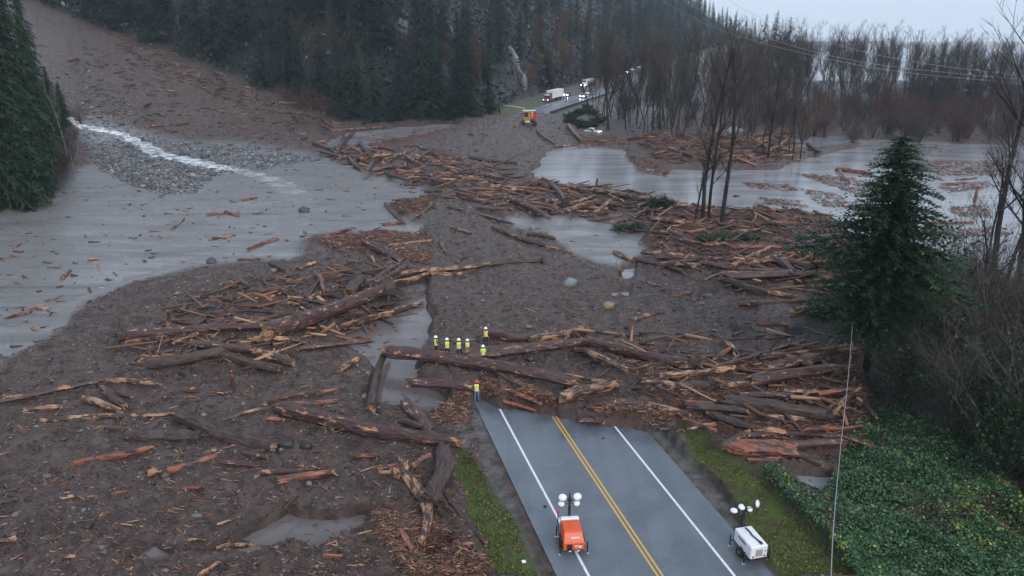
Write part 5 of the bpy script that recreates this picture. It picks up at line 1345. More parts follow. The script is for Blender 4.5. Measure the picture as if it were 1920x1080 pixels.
def light_tower(loc, rz, main, white_one, label):
    t = empty('light_tower', loc, rz); tag(t, label, 'light tower')
    b_ = MB(); bz = 0.42
    if white_one:
        b_.box((0, 0, bz+0.50), (1.25, 2.15, 1.0), 0, bev=0.05); b_.box((0, -0.02, bz+0.03), (1.3, 2.2, 0.10), 1)
        b_.build('body', [M[main], M['black']], t)
        for x in (-0.42, 0.42):
            q = MB(); q.lathe([(0.075, -1.10), (0.07, -1.075)], 12, (x, 0, bz+0.22), 'y'); q.build('tail_light', M['redlight'], t)
        q = MB(); q.box((0, -1.085, bz+0.48), (0.50, 0.03, 0.52)); 
        for i in range(6): q.box((0, -1.105, bz+0.26+i*0.085), (0.46, 0.02, 0.02))
        q.build('grille', M['grille'], t)
        for y in (-0.35, 0.35):
            q = MB(); q.box((-0.633, y, bz+0.55), (0.015, 0.62, 0.70)); q.box((-0.645, y-0.22, bz+0.55), (0.02, 0.04, 0.14)); q.build('door', M['white'], t)
        q = MB(); q.box((-0.645, 0.05, bz+0.80), (0.02, 0.95, 0.05)); q.box((-0.645, 0.05, bz+0.70), (0.02, 0.95, 0.05)); q.build('vent', M['black'], t)
        q = MB(); pts = [(0.05, 0.85, bz+1.08), (0.12, 0.4, bz+1.06), (0.06, 0.0, bz+1.08), (0.16, -0.4, bz+1.06), (0.22, -0.85, bz+1.07)]; q.tube(pts, 0.05, 6); q.box((0.22, -0.82, bz+1.06), (0.16, 0.22, 0.10)); q.build('cable_bundle', M['strap'], t)
        q = MB(); q.add([(0.40, -1.1, bz+0.55), (0.52, -1.1, bz+0.55), (0.46, -1.1, bz+0.66), (0.40, -1.08, bz+0.55), (0.52, -1.08, bz+0.55), (0.46, -1.08, bz+0.66)], [(0, 1, 2), (3, 5, 4), (0, 2, 5, 3), (1, 4, 5, 2), (0, 3, 4, 1)]); q.build('warning_mark', M['black'], t)
        my, mh, mw = 1.15, 2.35, 0.12
    else:
        V = []; prof = [(-1.0, 0.12), (-1.0, 0.62), (-0.93, 0.74), (-0.55, 1.18), (-0.35, 1.27), (0.62, 1.30), (0.78, 1.22), (0.86, 0.95), (0.9, 0.12)]
        n = len(prof)
        for i, (y, z) in enumerate(prof):
            ins = 0.10*max(0, (z-0.62)/0.65)
            V += [(-0.72+ins, y, bz-0.12+z), (-0.66+ins, y*0.985, bz-0.10+z+0.02), (0.66-ins, y*0.985, bz-0.10+z+0.02), (0.72-ins, y, bz-0.12+z)]
        Fc = [(i*4+k, i*4+k+1, i*4+k+5, i*4+k+4) for i in range(n-1) for k in range(3)]+[tuple(i*4 for i in range(n)), tuple(i*4+3 for i in reversed(range(n))), (0, 3, (n-1)*4+3, (n-1)*4)]
        b_.add(V, [f[::-1] if len(f) == 4 else f for f in Fc], 0); b_.box((0, 0, bz-0.02), (1.36, 1.9, 0.08), 1); b_.build('hood', [M[main], M['black']], t)
        q = MB(); q.box((0, 0.98, bz+0.75), (1.30, 0.34, 0.95), 0, bev=0.05); q.build('front_box', M['white'], t)
        for x in (-0.75, 0.75):
            q = MB(); q.box((x, 0.0, bz+0.36), (0.22, 0.95, 0.07), bev=0.03); q.build('fender', M['black'], t)
        q = MB(); q.box((-0.30, -1.02, bz+0.22), (0.34, 0.04, 0.50)); q.box((-0.30, -1.045, bz+0.12), (0.12, 0.03, 0.14)); q.build('control_panel', M['black'], t)
        q = MB(); q.box((0.10, -0.80, bz+0.865), (0.62, 0.20, 0.02)); q.build('nameplate', M['decal'], t)
        nt_ = t.children[-1]; nt_.rotation_euler = (0, 0, 0)
        for x, z, w, h in ((0.16, 0.34, 0.26, 0.12), (0.42, 0.28, 0.24, 0.18), (0.14, 0.16, 0.12, 0.05)):
            q = MB(); q.box((x, -1.012, bz+z), (w, 0.02, h)); q.build('sticker', M['decal'], t)
        for x in (-0.28, 0.28):
            q = MB(); q.box((x, -1.05, bz-0.02), (0.18, 0.05, 0.06)); q.build('reflector', M['lampback'], t)
        my, mh, mw = 1.20, 2.55, 0.11
    for x in (-0.78, 0.78): wheel(t, (x, -0.05, 0.34), 0.36, 0.2, 'black' if not white_one else 'steel')
    q = MB(); q.tube([(0, 1.1, 0.42), (0, 2.1, 0.42)], 0.05, 6); q.tube([(-0.4, 1.0, 0.42), (0, 1.9, 0.42), (0.4, 1.0, 0.42)], 0.04, 6); q.build('tow_bar', M['black'], t)
    for x, y in ((-0.92, -0.85), (0.95, -0.85), (-0.9, 1.05)):
        q = MB(); q.tube([(x*0.7, y, 0.5), (x, y, 0.5)], 0.035, 6); q.tube([(x, y, 0.05), (x, y, 0.95)], 0.045, 6); j = q.build('jack', M['black'], t)
        q = MB(); q.lathe([(0.14, 0.0), (0.14, 0.03), (0.05, 0.06)], 10, (x, y, 0.01)); q.build('jack_foot', M['steel'], j)
    q = MB(); q.box((0, my, bz+0.2+mh*0.35), (mw*1.6, mw*1.6, mh*0.75)); q.box((0.0, my, bz+0.1+mh*0.78), (mw, mw, mh*0.5)); q.box((0, my-0.03, bz+mh*0.98), (0.30, 0.16, 0.22)); q.build('mast', M['black'], t)
    q = MB(); q.tube([(-0.62, my, bz+mh*1.02), (0.62, my, bz+mh*1.02)], 0.035, 6); q.tube([(-0.50, my, bz+mh*0.86), (0.50, my, bz+mh*0.86)], 0.03, 6); q.tube([(0, my, bz+mh*0.9), (0, my, bz+mh*1.2)], 0.05, 6); q.build('crossbar', M['black'], t)
    if not white_one:
        q = MB(); q.tube([(-0.78, 0.9, bz+0.3), (-0.80, 1.15, bz+0.8), (-0.82, 1.1, bz+1.55)], 0.035, 6); s = q.build('side_handle', M['black'], t)
        q = MB(); q.lathe([(0.03, -0.08), (0.10, -0.05), (0.10, 0.05), (0.03, 0.08)], 10, (-0.82, 1.1, bz+1.62)); q.build('beacon', M['redlight'], s)
        LP = [(-0.50, bz+mh*1.06, 0.30, 0.35), (0.55, bz+mh*1.06, 0.31, 0.35), (-0.58, bz+mh*0.86, 0.24, 0.5), (0.52, bz+mh*0.85, 0.24, 0.5)]; A = [(1.0, -0.1), (1.0, 0.1), (0.8, -0.2), (0.8, 0.2)]
    else:
        LP = [(-0.80, bz+mh*1.02, 0.25, 0), (-0.22, bz+mh*1.10, 0.27, 0), (0.42, bz+mh*0.98, 0.23, 0), (0.98, bz+mh*1.12, 0.30, 0)]; A = [(0.3, -0.6), (0.4, 0.5), (0.5, 0.3), (1.25, 0.75)]
    for (x, z, r, _), (tp, yw) in zip(LP, A):
        q = MB(); r *= 1.02; q.lathe([(r*0.2, 0.105), (r*0.65, 0.085), (r*0.93, 0.03), (r, -0.03), (r*0.93, -0.06)], 18, (0, 0, 0), 'z', sy=0.86); la = q.build('floodlight', M['lampback'], t, True)
        la.location = (x, my+0.02, z); la.rotation_euler = (tp, 0, yw)
        q = MB(); q.lathe([(r*0.88, -0.075), (r*0.5, -0.095), (0.02, -0.10)], 18, (0, 0, 0), 'z', sy=0.86); q.build('lens', M['lens'], la, True)
        q = MB(); q.tube([(r*1.02*math.cos(a), r*0.88*math.sin(a), -0.05) for a in np.linspace(0, 6.283, 17)], 0.018, 5, cap=False); q.build('rim', M['black'], la)
    return t
RH = math.atan2(-hd[0], hd[1])
p = at_z(1073, 1037, 0.02); LTO = light_tower(tuple(p+np.array((0, 0.6, 0))), RH*0.35, 'orange', False, 'orange light tower trailer with four round lamps, parked on the road edge line'); LTO.scale = (0.80, 0.80, 0.80)
p = at_z(1411, 1052, -0.02); LTW = light_tower(tuple(p+np.array((0, 0.6, 0))), RH*0.9, 'white', True, 'white light tower trailer with tilted lamps, parked on the road shoulder'); LTW.scale = (0.80, 0.80, 0.80)

def wheels_row(t, xs, ys, r, w, rim='steel'):
    for y in ys:
        for x in xs: wheel(t, (x, y, r), r, w, rim)
def semi(loc, rz, cabm, tank, label):
    """front toward -y"""
    t = empty('semi_truck', loc, rz); tag(t, label, 'truck')
    q = MB(); q.box((0, 0.9, 1.25), (1.3, 2.0, 1.1), 0, taper=(0.85, 1), bev=0.12); q.box((0, 2.9, 2.0), (2.4, 2.3, 2.6), 0, taper=(0.95, 0.92), bev=0.15); q.build('cab', M[cabm], t)
    q = MB(); q.box((0, 1.72, 2.75), (2.0, 0.08, 0.75)); q.build('windshield', M['glass'] if tank else M['lens'], t)
    q = MB(); q.box((0, -0.15, 1.25), (1.1, 0.08, 0.95)); q.build('radiator_grille', M['chrome'], t)
    q = MB(); q.box((0, -0.2, 0.55), (2.4, 0.25, 0.4), bev=0.05); q.build('bumper', M['chrome'], t)
    for x in (-0.9, 0.9):
        q = MB(); q.box((x, -0.05, 1.0), (0.35, 0.12, 0.26)); q.build('headlight', M['head' if tank else 'dimhead'], t)
        q = MB(); q.tube([(x*1.25, 4.2, 0.9), (x*1.25, 4.2, 3.9)], 0.09, 8); q.build('exhaust_stack', M['chrome'], t)
        q = MB(); q.box((x, 0.95, 1.02), (0.45, 1.3, 0.22), bev=0.06); q.build('fender', M[cabm], t)
    wheels_row(t, (-1.0, 1.0), (0.7, 4.6, 5.9, 15.2, 16.5), 0.5, 0.35)
    if tank:
        q = MB(); q.lathe([(0.5, 4.6), (1.1, 4.9), (1.22, 5.3), (1.22, 17.2), (1.1, 17.6), (0.5, 17.9)], 20, (0, 0, 2.35), 'y'); q.build('tank', M['silver'], t, True)
        q = MB(); q.box((0, 11, 1.0), (0.9, 13, 0.25)); q.box((0, 11, 3.58), (0.5, 8, 0.1)); q.build('chassis', M['red'], t)
    else:
        q = MB(); q.box((0, 11.2, 2.65), (2.6, 13.8, 2.85), 0, bev=0.03); q.build('trailer_box', M['white'], t)
        q = MB(); q.box((0, 11.2, 1.1), (1.0, 13.4, 0.22)); q.build('chassis', M['black'], t)
    return t
def car(loc, rz, paintm, label, lit=False, name='parked_car', L=4.7, H=1.55):
    t = empty(name, loc, rz); tag(t, label, 'car')
    P = [(-L/2, 0.35), (-L/2, 0.75), (-L*0.46, 0.88), (-L*0.22, 0.98), (-L*0.08, H-0.08), (0.0, H), (L*0.24, H-0.02), (L*0.38, 1.02), (L*0.48, 0.95), (L/2, 0.7), (L/2, 0.35)]
    V = []; 
    for y, z in P:
        ins = 0.22*max(0, (z-0.95)/0.6); V += [(-0.9+ins, y, z), (0.9-ins, y, z)]
    n = len(P); q = MB(); q.add(V, [(2*i, 2*i+2, 2*i+3, 2*i+1) for i in range(n-1)]+[tuple(2*i for i in reversed(range(n))), tuple(2*i+1 for i in range(n)), (0, 1, 2*n-1, 2*n-2)]); q.build('body', M[paintm], t)
    q = MB(); q.add([(-0.8, -L*0.215, 1.02), (0.8, -L*0.215, 1.02), (0.68, -L*0.09, H-0.1), (-0.68, -L*0.09, H-0.1)], [(0, 1, 2, 3)]); o = q.build('windshield', M['glass'], t); o.location = (0, -0.03, 0.02)
    for s in (-1, 1):
        q = MB(); q.add([(s*0.89, -L*0.17, 1.02), (s*0.89, L*0.34, 1.02), (s*0.72, L*0.24, H-0.1), (s*0.72, -L*0.04, H-0.12)], [(0, 1, 2, 3) if s > 0 else (3, 2, 1, 0)]); o = q.build('side_window', M['glass'], t); o.location = (s*0.012, 0, 0)
        q = MB(); q.lathe([(0.02, -0.06), (0.17, -0.04), (0.17, 0.04)], 12, (s*0.66, -L/2, 0.72), 'y'); q.build('headlight', M['head' if lit else 'dimhead'], t)
    wheels_row(t, (-0.82, 0.82), (-L*0.30, L*0.30), 0.34, 0.22)
    return t
def road_head(x, y):
    d = np.hypot(ROADC[:, 0]-x, ROADC[:, 1]-y); i = int(np.argmin(d)); i = min(max(i, 1), len(ROADC)-2); v = ROADC[i+1]-ROADC[i-1]; return math.atan2(-v[0], v[1]), ROADC[i][2]
def on_road(px, py, lane=None):
    h = at_z(px, py, 1.3)
    for _ in range(4): h = at_z(px, py, road_head(h[0], h[1])[1]+0.01)
    return tuple(h), road_head(h[0], h[1])[0]
l, r_ = on_road(1023, 192); semi(l, r_, 'maroon', False, 'white box trailer truck with maroon cab stopped beyond the slide')
l, r_ = on_road(1093, 164); semi(l, r_, 'white', True, 'silver tanker truck with lit headlights stopped behind the box truck')
l, r_ = on_road(1064, 180); car(l, r_, 'navy', 'dark car with bright headlights between the two stopped trucks', True)
l, r_ = on_road(1094, 183); car(l, r_, 'white', 'white car beside the far guardrail, first in its line', True)
l, r_ = on_road(1104, 177); car(l, r_, 'white', 'white car second in line beside the far guardrail')
for px, py, lab in ((1150, 150, 'pale car queued first behind the tanker among the trunks'), (1176, 137, 'car with a bright lamp far up the queue'), (1198, 128, 'pale car farther up the queue past the bright lamp')):
    l, r_ = on_road(px, py); car(l, r_, 'white', lab, '1176' in str(px))
for i, (px, py) in enumerate(((1225, 118), (1248, 110), (1272, 101), (1296, 92), (1320, 84), (1186, 132), (1163, 144), (1212, 124), (1236, 115), (1260, 106), (1284, 97), (1308, 88), (1334, 80), (1345, 77))):
    l, r_ = on_road(px, py); car(l, r_, 'white', 'tiny pale vehicle at the far end of the highway queue', i == 4)['group'] = 'vehicles queued far up the highway'
h = at_z(1112, 247, 0.2); h[2] = gz(h[0], h[1])-0.75; car(tuple(h), 0.9, 'white', 'white car stranded half buried among the tree trunks', name='stranded_car'); 
h = at_z(1120, 248, 0.1); 

def excavator(loc, rz):
    t = empty('excavator', loc, rz); tag(t, 'yellow and red excavator digging at the far edge of the slide', 'excavator')
    for s in (-1, 1):
        q = MB(); P = [(-2.3, 0.45), (-2.0, 0.05), (2.0, 0.05), (2.3, 0.45), (2.05, 0.95), (-2.05, 0.95)]; V = [(s*1.75-0.4, y, z) for y, z in P]+[(s*1.75+0.4, y, z) for y, z in P]
        q.add(V, [tuple(range(6)), tuple(range(11, 5, -1))]+[(i, (i+1) % 6+0, (i+1) % 6+6, i+6)[::-1] for i in range(6)]); q.build('track', M['tyre'], t)
    q = MB(); q.box((0, 0, 0.85), (2.6, 2.2, 0.5), 0, bev=0.1); q.build('undercarriage', M['white'], t)
    q = MB(); q.box((0, 0.5, 1.75), (3.3, 3.4, 1.2), 0, bev=0.15); q.box((0, 2.2, 1.9), (3.3, 1.0, 1.5), 0, bev=0.2); q.build('engine_house', M['yellow'], t)
    q = MB(); q.box((-0.95, -0.7, 2.95), (1.3, 1.8, 2.0), 0, taper=(0.9, 0.8), bev=0.08); c = q.build('cab', M['yellow'], t)
    q = MB(); q.box((-0.95, -1.58, 2.95), (1.05, 0.06, 1.4)); q.build('cab_window', M['glass'], c)
    q = MB(); q.box((0.0, -0.7, 4.05), (3.9, 1.6, 0.16), bev=0.04); q.build('cab_roof', M['white'], c)
    q = MB()
    pts = [(0.55, -1.0, 2.0), (0.55, -2.0, 3.5), (0.55, -3.2, 4.1)]
    for a, b2 in zip(pts[:-1], pts[1:]): q.tube([a, b2], [0.38, 0.30], 4)
    q.build('boom', M['yellow'], t)
    q = MB(); q.tube([(0.55, -3.0, 4.2), (0.55, -3.9, 3.2), (0.55, -4.1, 2.2)], [0.26, 0.24, 0.18], 4); q.build('stick', M['yellow'], t)
    q = MB(); q.tube([(0.55, -1.3, 2.2), (0.55, -2.5, 3.5)], 0.1, 6); q.build('hydraulic_ram', M['chrome'], t)
    q = MB(); V = [(-.6, 0, 0), (.6, 0, 0), (.6, -.9, -.3), (-.6, -.9, -.3), (-.6, -.2, -1.1), (.6, -.2, -1.1), (.6, -1.1, -1.0), (-.6, -1.1, -1.0)]
    q.add([(x+0.55, y-3.9, z+1.9) for x, y, z in V], [(0, 1, 5, 4), (4, 5, 6, 7), (0, 4, 7, 3), (1, 2, 6, 5), (0, 3, 2, 1)]); q.build('bucket', M['black'], t)
    q = MB(); q.box((1.5, -1.1, 1.7), (1.2, 1.3, 2.0), 0, bev=0.08); q.box((1.7, -0.9, 3.3), (0.8, 1.0, 1.0), 0, bev=0.08); q.build('tool_box', M['red'], t)
    q = MB(); q.tube([(-1.6, -1.2, 2.4), (-1.6, -1.2, 3.5), (-1.6, 1.4, 3.5), (-1.6, 1.4, 2.4)], 0.05, 5); q.tube([(1.6, -1.2, 2.4), (1.6, -1.2, 3.6), (1.6, 1.4, 3.6)], 0.05, 5); q.build('handrail', M['black'], t)
    q = MB(); q.lathe([(0.16, 0), (0.16, 0.22), (0.05, 0.3)], 10, (-0.95, -0.7, 4.1)); q.build('beacon', M['orange'], t)
h = at_z(992, 231, 1.4); excavator((h[0], h[1], gz(h[0], h[1])+0.1), 0.05)

# guardrail along the outside of the far curve
def guardrail():
    t = empty('guardrail', (0, 0, 0)); tag(t, 'dark guardrail following the outer curve of the far highway', 'guardrail')
    L = [q for q in catmull(ROAD, 10) if 258 < q[1] < 380]; pts = []
    for i, p in enumerate(L):
        a, b2 = L[max(i-1, 0)], L[min(i+1, len(L)-1)]; v = (b2-a)[:2]; v /= np.linalg.norm(v); pts.append((p[0]+v[1]*6.4, p[1]-v[0]*6.4, p[2]))
    t.location = pts[0]; o = np.array(pts[0]); V = []
    for (x, y, z) in pts:
        for dz in (0.05, 0.85): V.append(np.array((x, y, z+dz))-o)
        for dz in (0.85, 0.05): V.append(np.array((x+0.35, y, z+dz))-o)
    n = len(pts); Fc = [(4*i+k, 4*i+(k+1) % 4, 4*i+4+(k+1) % 4, 4*i+4+k) for i in range(n-1) for k in range(4)]+[(0, 1, 2, 3), (4*n-1, 4*n-2, 4*n-3, 4*n-4)]
    link('rail', new_mesh('rail', V, Fc, [M['darkrail']]), t)
    for i in range(0, n, 4):
        q = MB(); q.box(tuple(np.array(pts[i])-o+np.array((0.17, 0, 0.5))), (0.2, 0.25, 1.1)); q.build('post', M['darkrail'], t)
M['darkrail'] = paint('weathered_rail', (0.035, 0.034, 0.035), 0.7, 0, 0.5)
guardrail()
# a pale pole lying level over the side verge
a, b_ = hit(944, 199), hit(984, 205); q = MB(); a[2] += 0.25; b_[2] += 0.25; q.tube([a, (a+b_)/2+np.array((0, 0, 0.15)), b_], [0.14, 0.17, 0.2], 8)
tag(q.build('barrier_pole', M['decal']), 'long pale barrier pole reaching from the trees to the excavator', 'barrier')

# overhead cables
def cable(name, pts, r, label, group=None, m='cable'):
    C = catmull([tuple(p) for p in pts], 10); q = MB(); q.tube([tuple(c) for c in C], r, 4); tag(q.build(name, M[m]), label, 'cable', group)
M['cable'] = paint('cable_sheath', (0.30, 0.31, 0.33), 0.5, 0, 0.1)
cable('overhead_cable', [at_y(1555, 1180, 20), at_y(1562, 1000, 25), at_y(1575, 850, 33), at_y(1592, 690, 44), at_y(1602, 560, 60)], 0.016, 'thin grey overhead cable passing between the white light tower and the ivy')
for i, P in enumerate((((1255, -20), (1300, 12), (1370, 45), (1440, 72), (1560, 105), (1700, 128), (1930, 150)), ((1215, -20), (1262, 12), (1330, 48), (1420, 78), (1560, 112), (1700, 136), (1930, 158)), ((1330, -25), (1400, 20), (1470, 50), (1600, 92), (1740, 120), (1930, 143)))):
    cable('power_cable', [at_y(x, y, 130+i*3) for x, y in P], 0.02, 'thin pale power cable sagging across the bare wood and mountain', 'power cables over the valley')
h = at_z(982, 1055, -0.1); q = MB(); q.box((0, 0, 0.02), (0.22, 0.2, 0.03), bev=0.01); o = q.build('litter', M['white']); o.location = (h[0], h[1], gz(h[0], h[1])+0.03); o.rotation_euler = (0.1, 0.1, 0.3); tag(o, 'small white piece of litter on the mossy verge', 'litter')
for px, py, lab in ((1131, 822, 'dark chunk of bark on the asphalt near the yellow lines'), (1022, 950, 'dark clod on the white edge line above the orange tower'), (1051, 932, 'small dark clod beside the lamps of the orange tower')):
    h = at_z(px, py, 0.02); me = new_mesh('clod', ico_v*np.array((0.11, 0.08, 0.06)), ico_f, [M['black']]); o = link('clod', me); o.location = (h[0], h[1], 0.06); tag(o, lab, 'clod')

# ------------------------------------------------------------------ people
M['skin'] = paint('skin', (0.42, 0.24, 0.17), 0.6, 0, 0.0); M['jacket'] = paint('dark_jacket', (0.012, 0.013, 0.016), 0.8, 0, 0.1); M['trousers'] = paint('dark_trousers', (0.012, 0.014, 0.022), 0.8, 0, 0.1)
M['jeans'] = paint('blue_jeans', (0.09, 0.19, 0.33), 0.8, 0, 0.15); M['boots'] = paint('black_boots', (0.008, 0.008, 0.008), 0.6, 0, 0.2); M['vest'] = paint('lime_vest', (0.55, 0.80, 0.06), 0.6, 0, 0.05); M['cream'] = paint('cream_vest_panel', (0.72, 0.55, 0.30), 0.6, 0, 0.1)
M['hatwhite'] = paint('white_hard_hat', (0.80, 0.80, 0.82), 0.3, 0, 0.0); M['hatred'] = paint('red_hard_hat', (0.62, 0.03, 0.03), 0.35, 0, 0.0); M['collar'] = paint('red_hood', (0.55, 0.02, 0.03), 0.8, 0, 0.0); M['limesleeve'] = paint('lime_sleeves', (0.42, 0.70, 0.05), 0.7, 0, 0.05)
def person(loc, rz, H, pose, label, hat='hatwhite', legs='trousers', sleeves='jacket', vest=True, hood=None, group=None):
    t = empty('person', loc, rz); tag(t, label, 'person', group); s = H/1.75
    V = []; Rd = []; E = []
    def v(p, r, par=None):
        V.append(p); Rd.append(r)
        if par is not None: E.append((par, len(V)-1))
        return len(V)-1
    pel = v((0, 0, 0.97), 0.15); sp = v((0, 0, 1.14), 0.14, pel); ch = v((0, -0.01, 1.34), 0.155, sp); nk = v((0, 0.0, 1.50), 0.062, ch); hd_ = v((0, 0.015, 1.62), 0.092, nk); ht = v((0, 0.01, 1.70), 0.075, hd_); v((0, 0.115, 1.605), 0.016, hd_)
    hands = []
    for sd in (-1, 1):
        A = pose['arm'][0 if sd < 0 else 1]                        # elbow and wrist offsets from the shoulder
        sh = v((sd*0.17, 0, 1.42), 0.068, ch); e = (sd*0.17+sd*A[0][0], A[0][1], 1.42+A[0][2]); el = v(e, 0.052, sh); w_ = (e[0]+sd*A[1][0], e[1]+A[1][1], e[2]+A[1][2]); wr = v(w_, 0.036, el)
        d = Vector(w_)-Vector(e); d.normalize(); pm = tuple(Vector(w_)+d*0.07); pa = v(pm, 0.036, wr); hands.append(pm)
        sx = d.cross(Vector((0, 1, 0.2))).normalized()
        for k in range(4):
            b0 = Vector(pm)+d*0.035+sx*(k-1.5)*0.021; fl = (0.065, 0.075, 0.07, 0.055)[k]; f1 = v(tuple(b0), 0.0105, pa); f2 = v(tuple(b0+d*fl*0.5), 0.009, f1); v(tuple(b0+d*fl+Vector((0, 0.015, 0.0))), 0.008, f2)
        t1 = v(tuple(Vector(pm)-d*0.02+sx*sd*0.04), 0.011, pa); v(tuple(Vector(pm)+d*0.03+sx*sd*0.062), 0.009, t1)
    for sd in (-1, 1):
        K = pose['leg'][0 if sd < 0 else 1]
        hp = v((sd*0.095, 0, 0.90), 0.098, pel); kn = v((sd*(0.10+K[0]*0.5), K[1]*0.5+0.02, 0.50), 0.068, hp); an = v((sd*(0.10+K[0]), K[1], 0.10), 0.048, kn); hl = v((sd*(0.10+K[0]), K[1]-0.03, 0.05), 0.042, an); v((sd*(0.115+K[0]), K[1]+0.16, 0.035), 0.036, an)
    me = bpy.data.meshes.new('body'); me.from_pydata([tuple(c*s for c in p) for p in V], E, []); me.update()
    o = bpy.data.objects.new('body_tmp', me); COL.objects.link(o)
    o.modifiers.new('skin', 'SKIN').use_smooth_shade = True
    if me.skin_vertices:
        for i, r in enumerate(Rd): me.skin_vertices[0].data[i].radius = (r*s, r*s*(0.78 if i in (sp, ch, pel) else 1))
        me.skin_vertices[0].data[0].use_root = True
    sb = o.modifiers.new('sub', 'SUBSURF'); sb.levels = 1; sb.render_levels = 1
    dg = bpy.context.evaluated_depsgraph_get(); me2 = bpy.data.meshes.new_from_object(o.evaluated_get(dg)); bpy.data.objects.remove(o)
    for m in ('skin', sleeves, legs, 'boots', 'jacket'): me2.materials.append(M[m])
    hv = [Vector(h)*s for h in hands]
    for p in me2.polygons:
        c = p.center
        if c.z > 1.50*s: p.material_index = 0
        elif any((c-h).length < 0.075*s for h in hv) or any((c-h).length < 0.16*s and (c-h).length > 0.02 and abs(c.x) > 0.05 and c.z < 0.95*s and abs(c.x) > 0.2*s for h in hv): p.material_index = 0
        elif c.z < 0.11*s: p.material_index = 3
        elif c.z < 0.95*s and abs(c.x) < 0.19*s: p.material_index = 2
        else: p.material_index = 1 if abs(c.x) > 0.15*s else 4
    me2.name = 'body'; link('body', me2, t)
    if vest:
        q = MB(); n = 20; prof = [(0.185, 0.155, 0.93), (0.178, 0.15, 1.05), (0.185, 0.155, 1.2), (0.205, 0.165, 1.34), (0.19, 0.14, 1.43), (0.11, 0.095, 1.485)]; VV = []
        for rx, ry, z in prof:
            for j in range(n): a = 2*math.pi*j/n; VV.append((rx*math.cos(a)*s, ry*math.sin(a)*s, z*s))
        for i in range(len(prof)-1):
            for j in range(n):
                am = 2*math.pi*(j+0.5)/n; side = abs(math.cos(am)) > 0.93 and i in (3,)
                if side: continue
                back = abs(math.cos(am)) < 0.72
                f = [VV[i*n+j], VV[i*n+(j+1) % n], VV[(i+1)*n+(j+1) % n], VV[(i+1)*n+j]]; mi = 1 if (back and i in (1, 2)) or i == 0 else 0
                q.add(f, [(0, 1, 2, 3)], mi)
        q.build('safety_vest', [M['vest'], M['cream']], t, True)
    if hat:
        q = MB(); c = (0, 0.0, 1.665*s); q.lathe([(0.165*s, -0.01), (0.16*s, 0.0), (0.128*s, 0.012), (0.125*s, 0.05), (0.10*s, 0.10), (0.055*s, 0.13), (0.01, 0.138)], 16, c, 'z', sy=1.12); q.build('hard_hat', M[hat], t, True)
    q = MB(); q.lathe([(0.02, 0.02), (0.088*s, 0.03), (0.096*s, 0.12), (0.09*s, 0.16)], 12, (0, -0.025, 1.50*s), 'z'); q.build('hair', M['jacket'], t, True)
    if hood:
        q = MB(); q.lathe([(0.06*s, -0.07), (0.15*s, -0.05), (0.14*s, 0.02), (0.09*s, 0.07)], 14, (0, -0.03, 1.49*s), 'z'); q.build('hood', M[hood], t, True)
    return t
DOWN = ((0.05, -0.02, -0.29), (0.01, 0.06, -0.25)); FRONT = ((0.07, 0.02, -0.27), (-0.16, 0.18, 0.04)); EAR = ((0.16, 0.05, -0.20), (-0.12, 0.06, 0.26)); HIP = ((0.14, -0.06, -0.24), (-0.10, 0.12, -0.14))
ST = ((0.02, 0.0), (0.02, 0.0)); WD = ((0.06, 0.02), (0.07, -0.03)); SD = ((0.01, 0.08), (0.16, -0.10))
def put(px, py, rz, H, pose, label, lift=0.0, **kw):
    h = hit(px, py); return person((h[0], h[1], max(h[2], -0.3)+lift), rz, H, pose, label, **kw)
put(818, 665, -1.0, 1.72, dict(arm=(DOWN, FRONT), leg=ST), 'person in white hard hat and yellow vest turned sideways, farthest along the ditch', group=None)
put(839, 671, 0.1, 1.80, dict(arm=(DOWN, DOWN), leg=WD), 'person in white hard hat with cream backed vest and arms hanging straight')
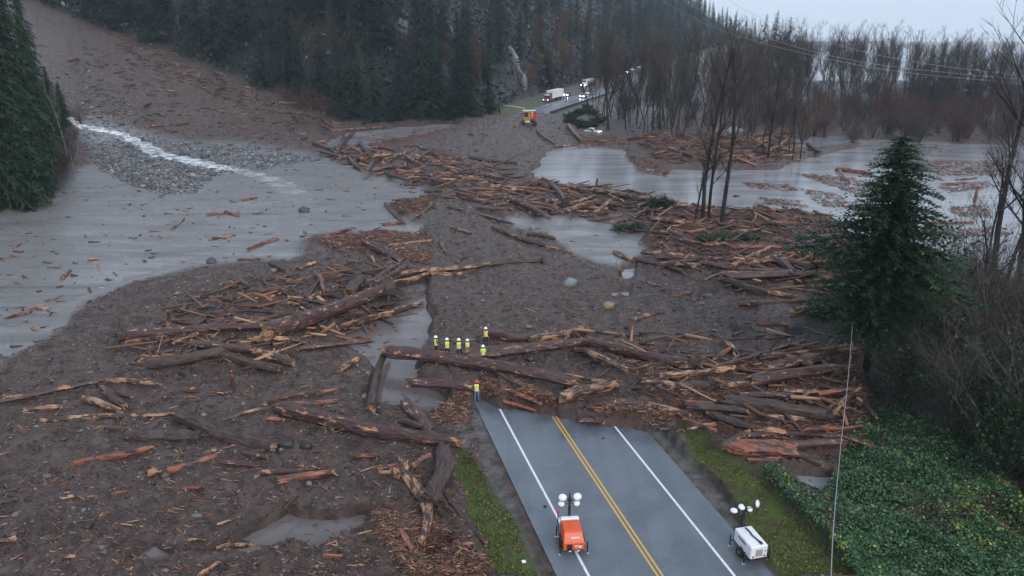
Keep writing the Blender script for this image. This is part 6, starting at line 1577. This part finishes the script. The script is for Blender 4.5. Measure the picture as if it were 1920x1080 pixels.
put(861, 673, 0.15, 1.85, dict(arm=(EAR, DOWN), leg=SD), 'person in white hard hat raising one elbow and stepping wide')
put(877, 677, 0.0, 1.68, dict(arm=(DOWN, FRONT), leg=ST), 'shorter person in white hard hat standing against the thick dark log', lift=0.3)
put(906, 684, 0.05, 1.76, dict(arm=(FRONT, FRONT), leg=WD), 'person in white hard hat with bright lime sleeves, hands in front', sleeves='limesleeve')
put(911, 649, 0.0, 1.78, dict(arm=(DOWN, DOWN), leg=ST), 'person in white hard hat with a red hood, standing behind the log', hood='collar')
put(894, 753, 0.0, 1.80, dict(arm=(FRONT, DOWN), leg=WD), 'person in red hard hat, lime vest and blue jeans at the end of the asphalt', hat='hatred', legs='jeans')
for px, py, lab in ((1048, 189, 'distant dark clothed person nearest the trailer wheels'), (1052, 190, 'distant dark clothed person second from the trailer'), (1057, 190, 'distant dark clothed person lit by the car headlights'), (1062, 191, 'distant dark clothed person standing farthest from the trailer')):
    l, r_ = on_road(px, py); person(l, 0.3, 1.75, dict(arm=(DOWN, DOWN), leg=ST), lab, hat=None, vest=False)

# ------------------------------------------------------------------ drizzle haze over the valley
def haze():
    x0, x1, y0, y1, z0, z1 = -2950, 2950, -40, 2420, -8, 260
    V = [(x0, y0, z0), (x1, y0, z0), (x1, y1, z0), (x0, y1, z0), (x0, y0, z1), (x1, y0, z1), (x1, y1, z1), (x0, y1, z1)]
    m = bpy.data.materials.new('haze'); m.use_nodes = True; nt = m.node_tree; nt.nodes.clear(); out = nt.nodes.new('ShaderNodeOutputMaterial'); v = nt.nodes.new('ShaderNodeVolumePrincipled')
    v.inputs['Color'].default_value = (0.80, 0.91, 1.0, 1); v.inputs['Density'].default_value = HAZE; v.inputs['Anisotropy'].default_value = 0.2
    nt.links.new(v.outputs[0], out.inputs['Volume'])
    tag(link('haze', new_mesh('haze', V, [(0, 3, 2, 1), (4, 5, 6, 7), (0, 1, 5, 4), (1, 2, 6, 5), (2, 3, 7, 6), (3, 0, 4, 7)], [m])), 'thin bluish drizzle haze filling the valley air', 'haze', kind='stuff')
HAZE = 0.00020
haze()
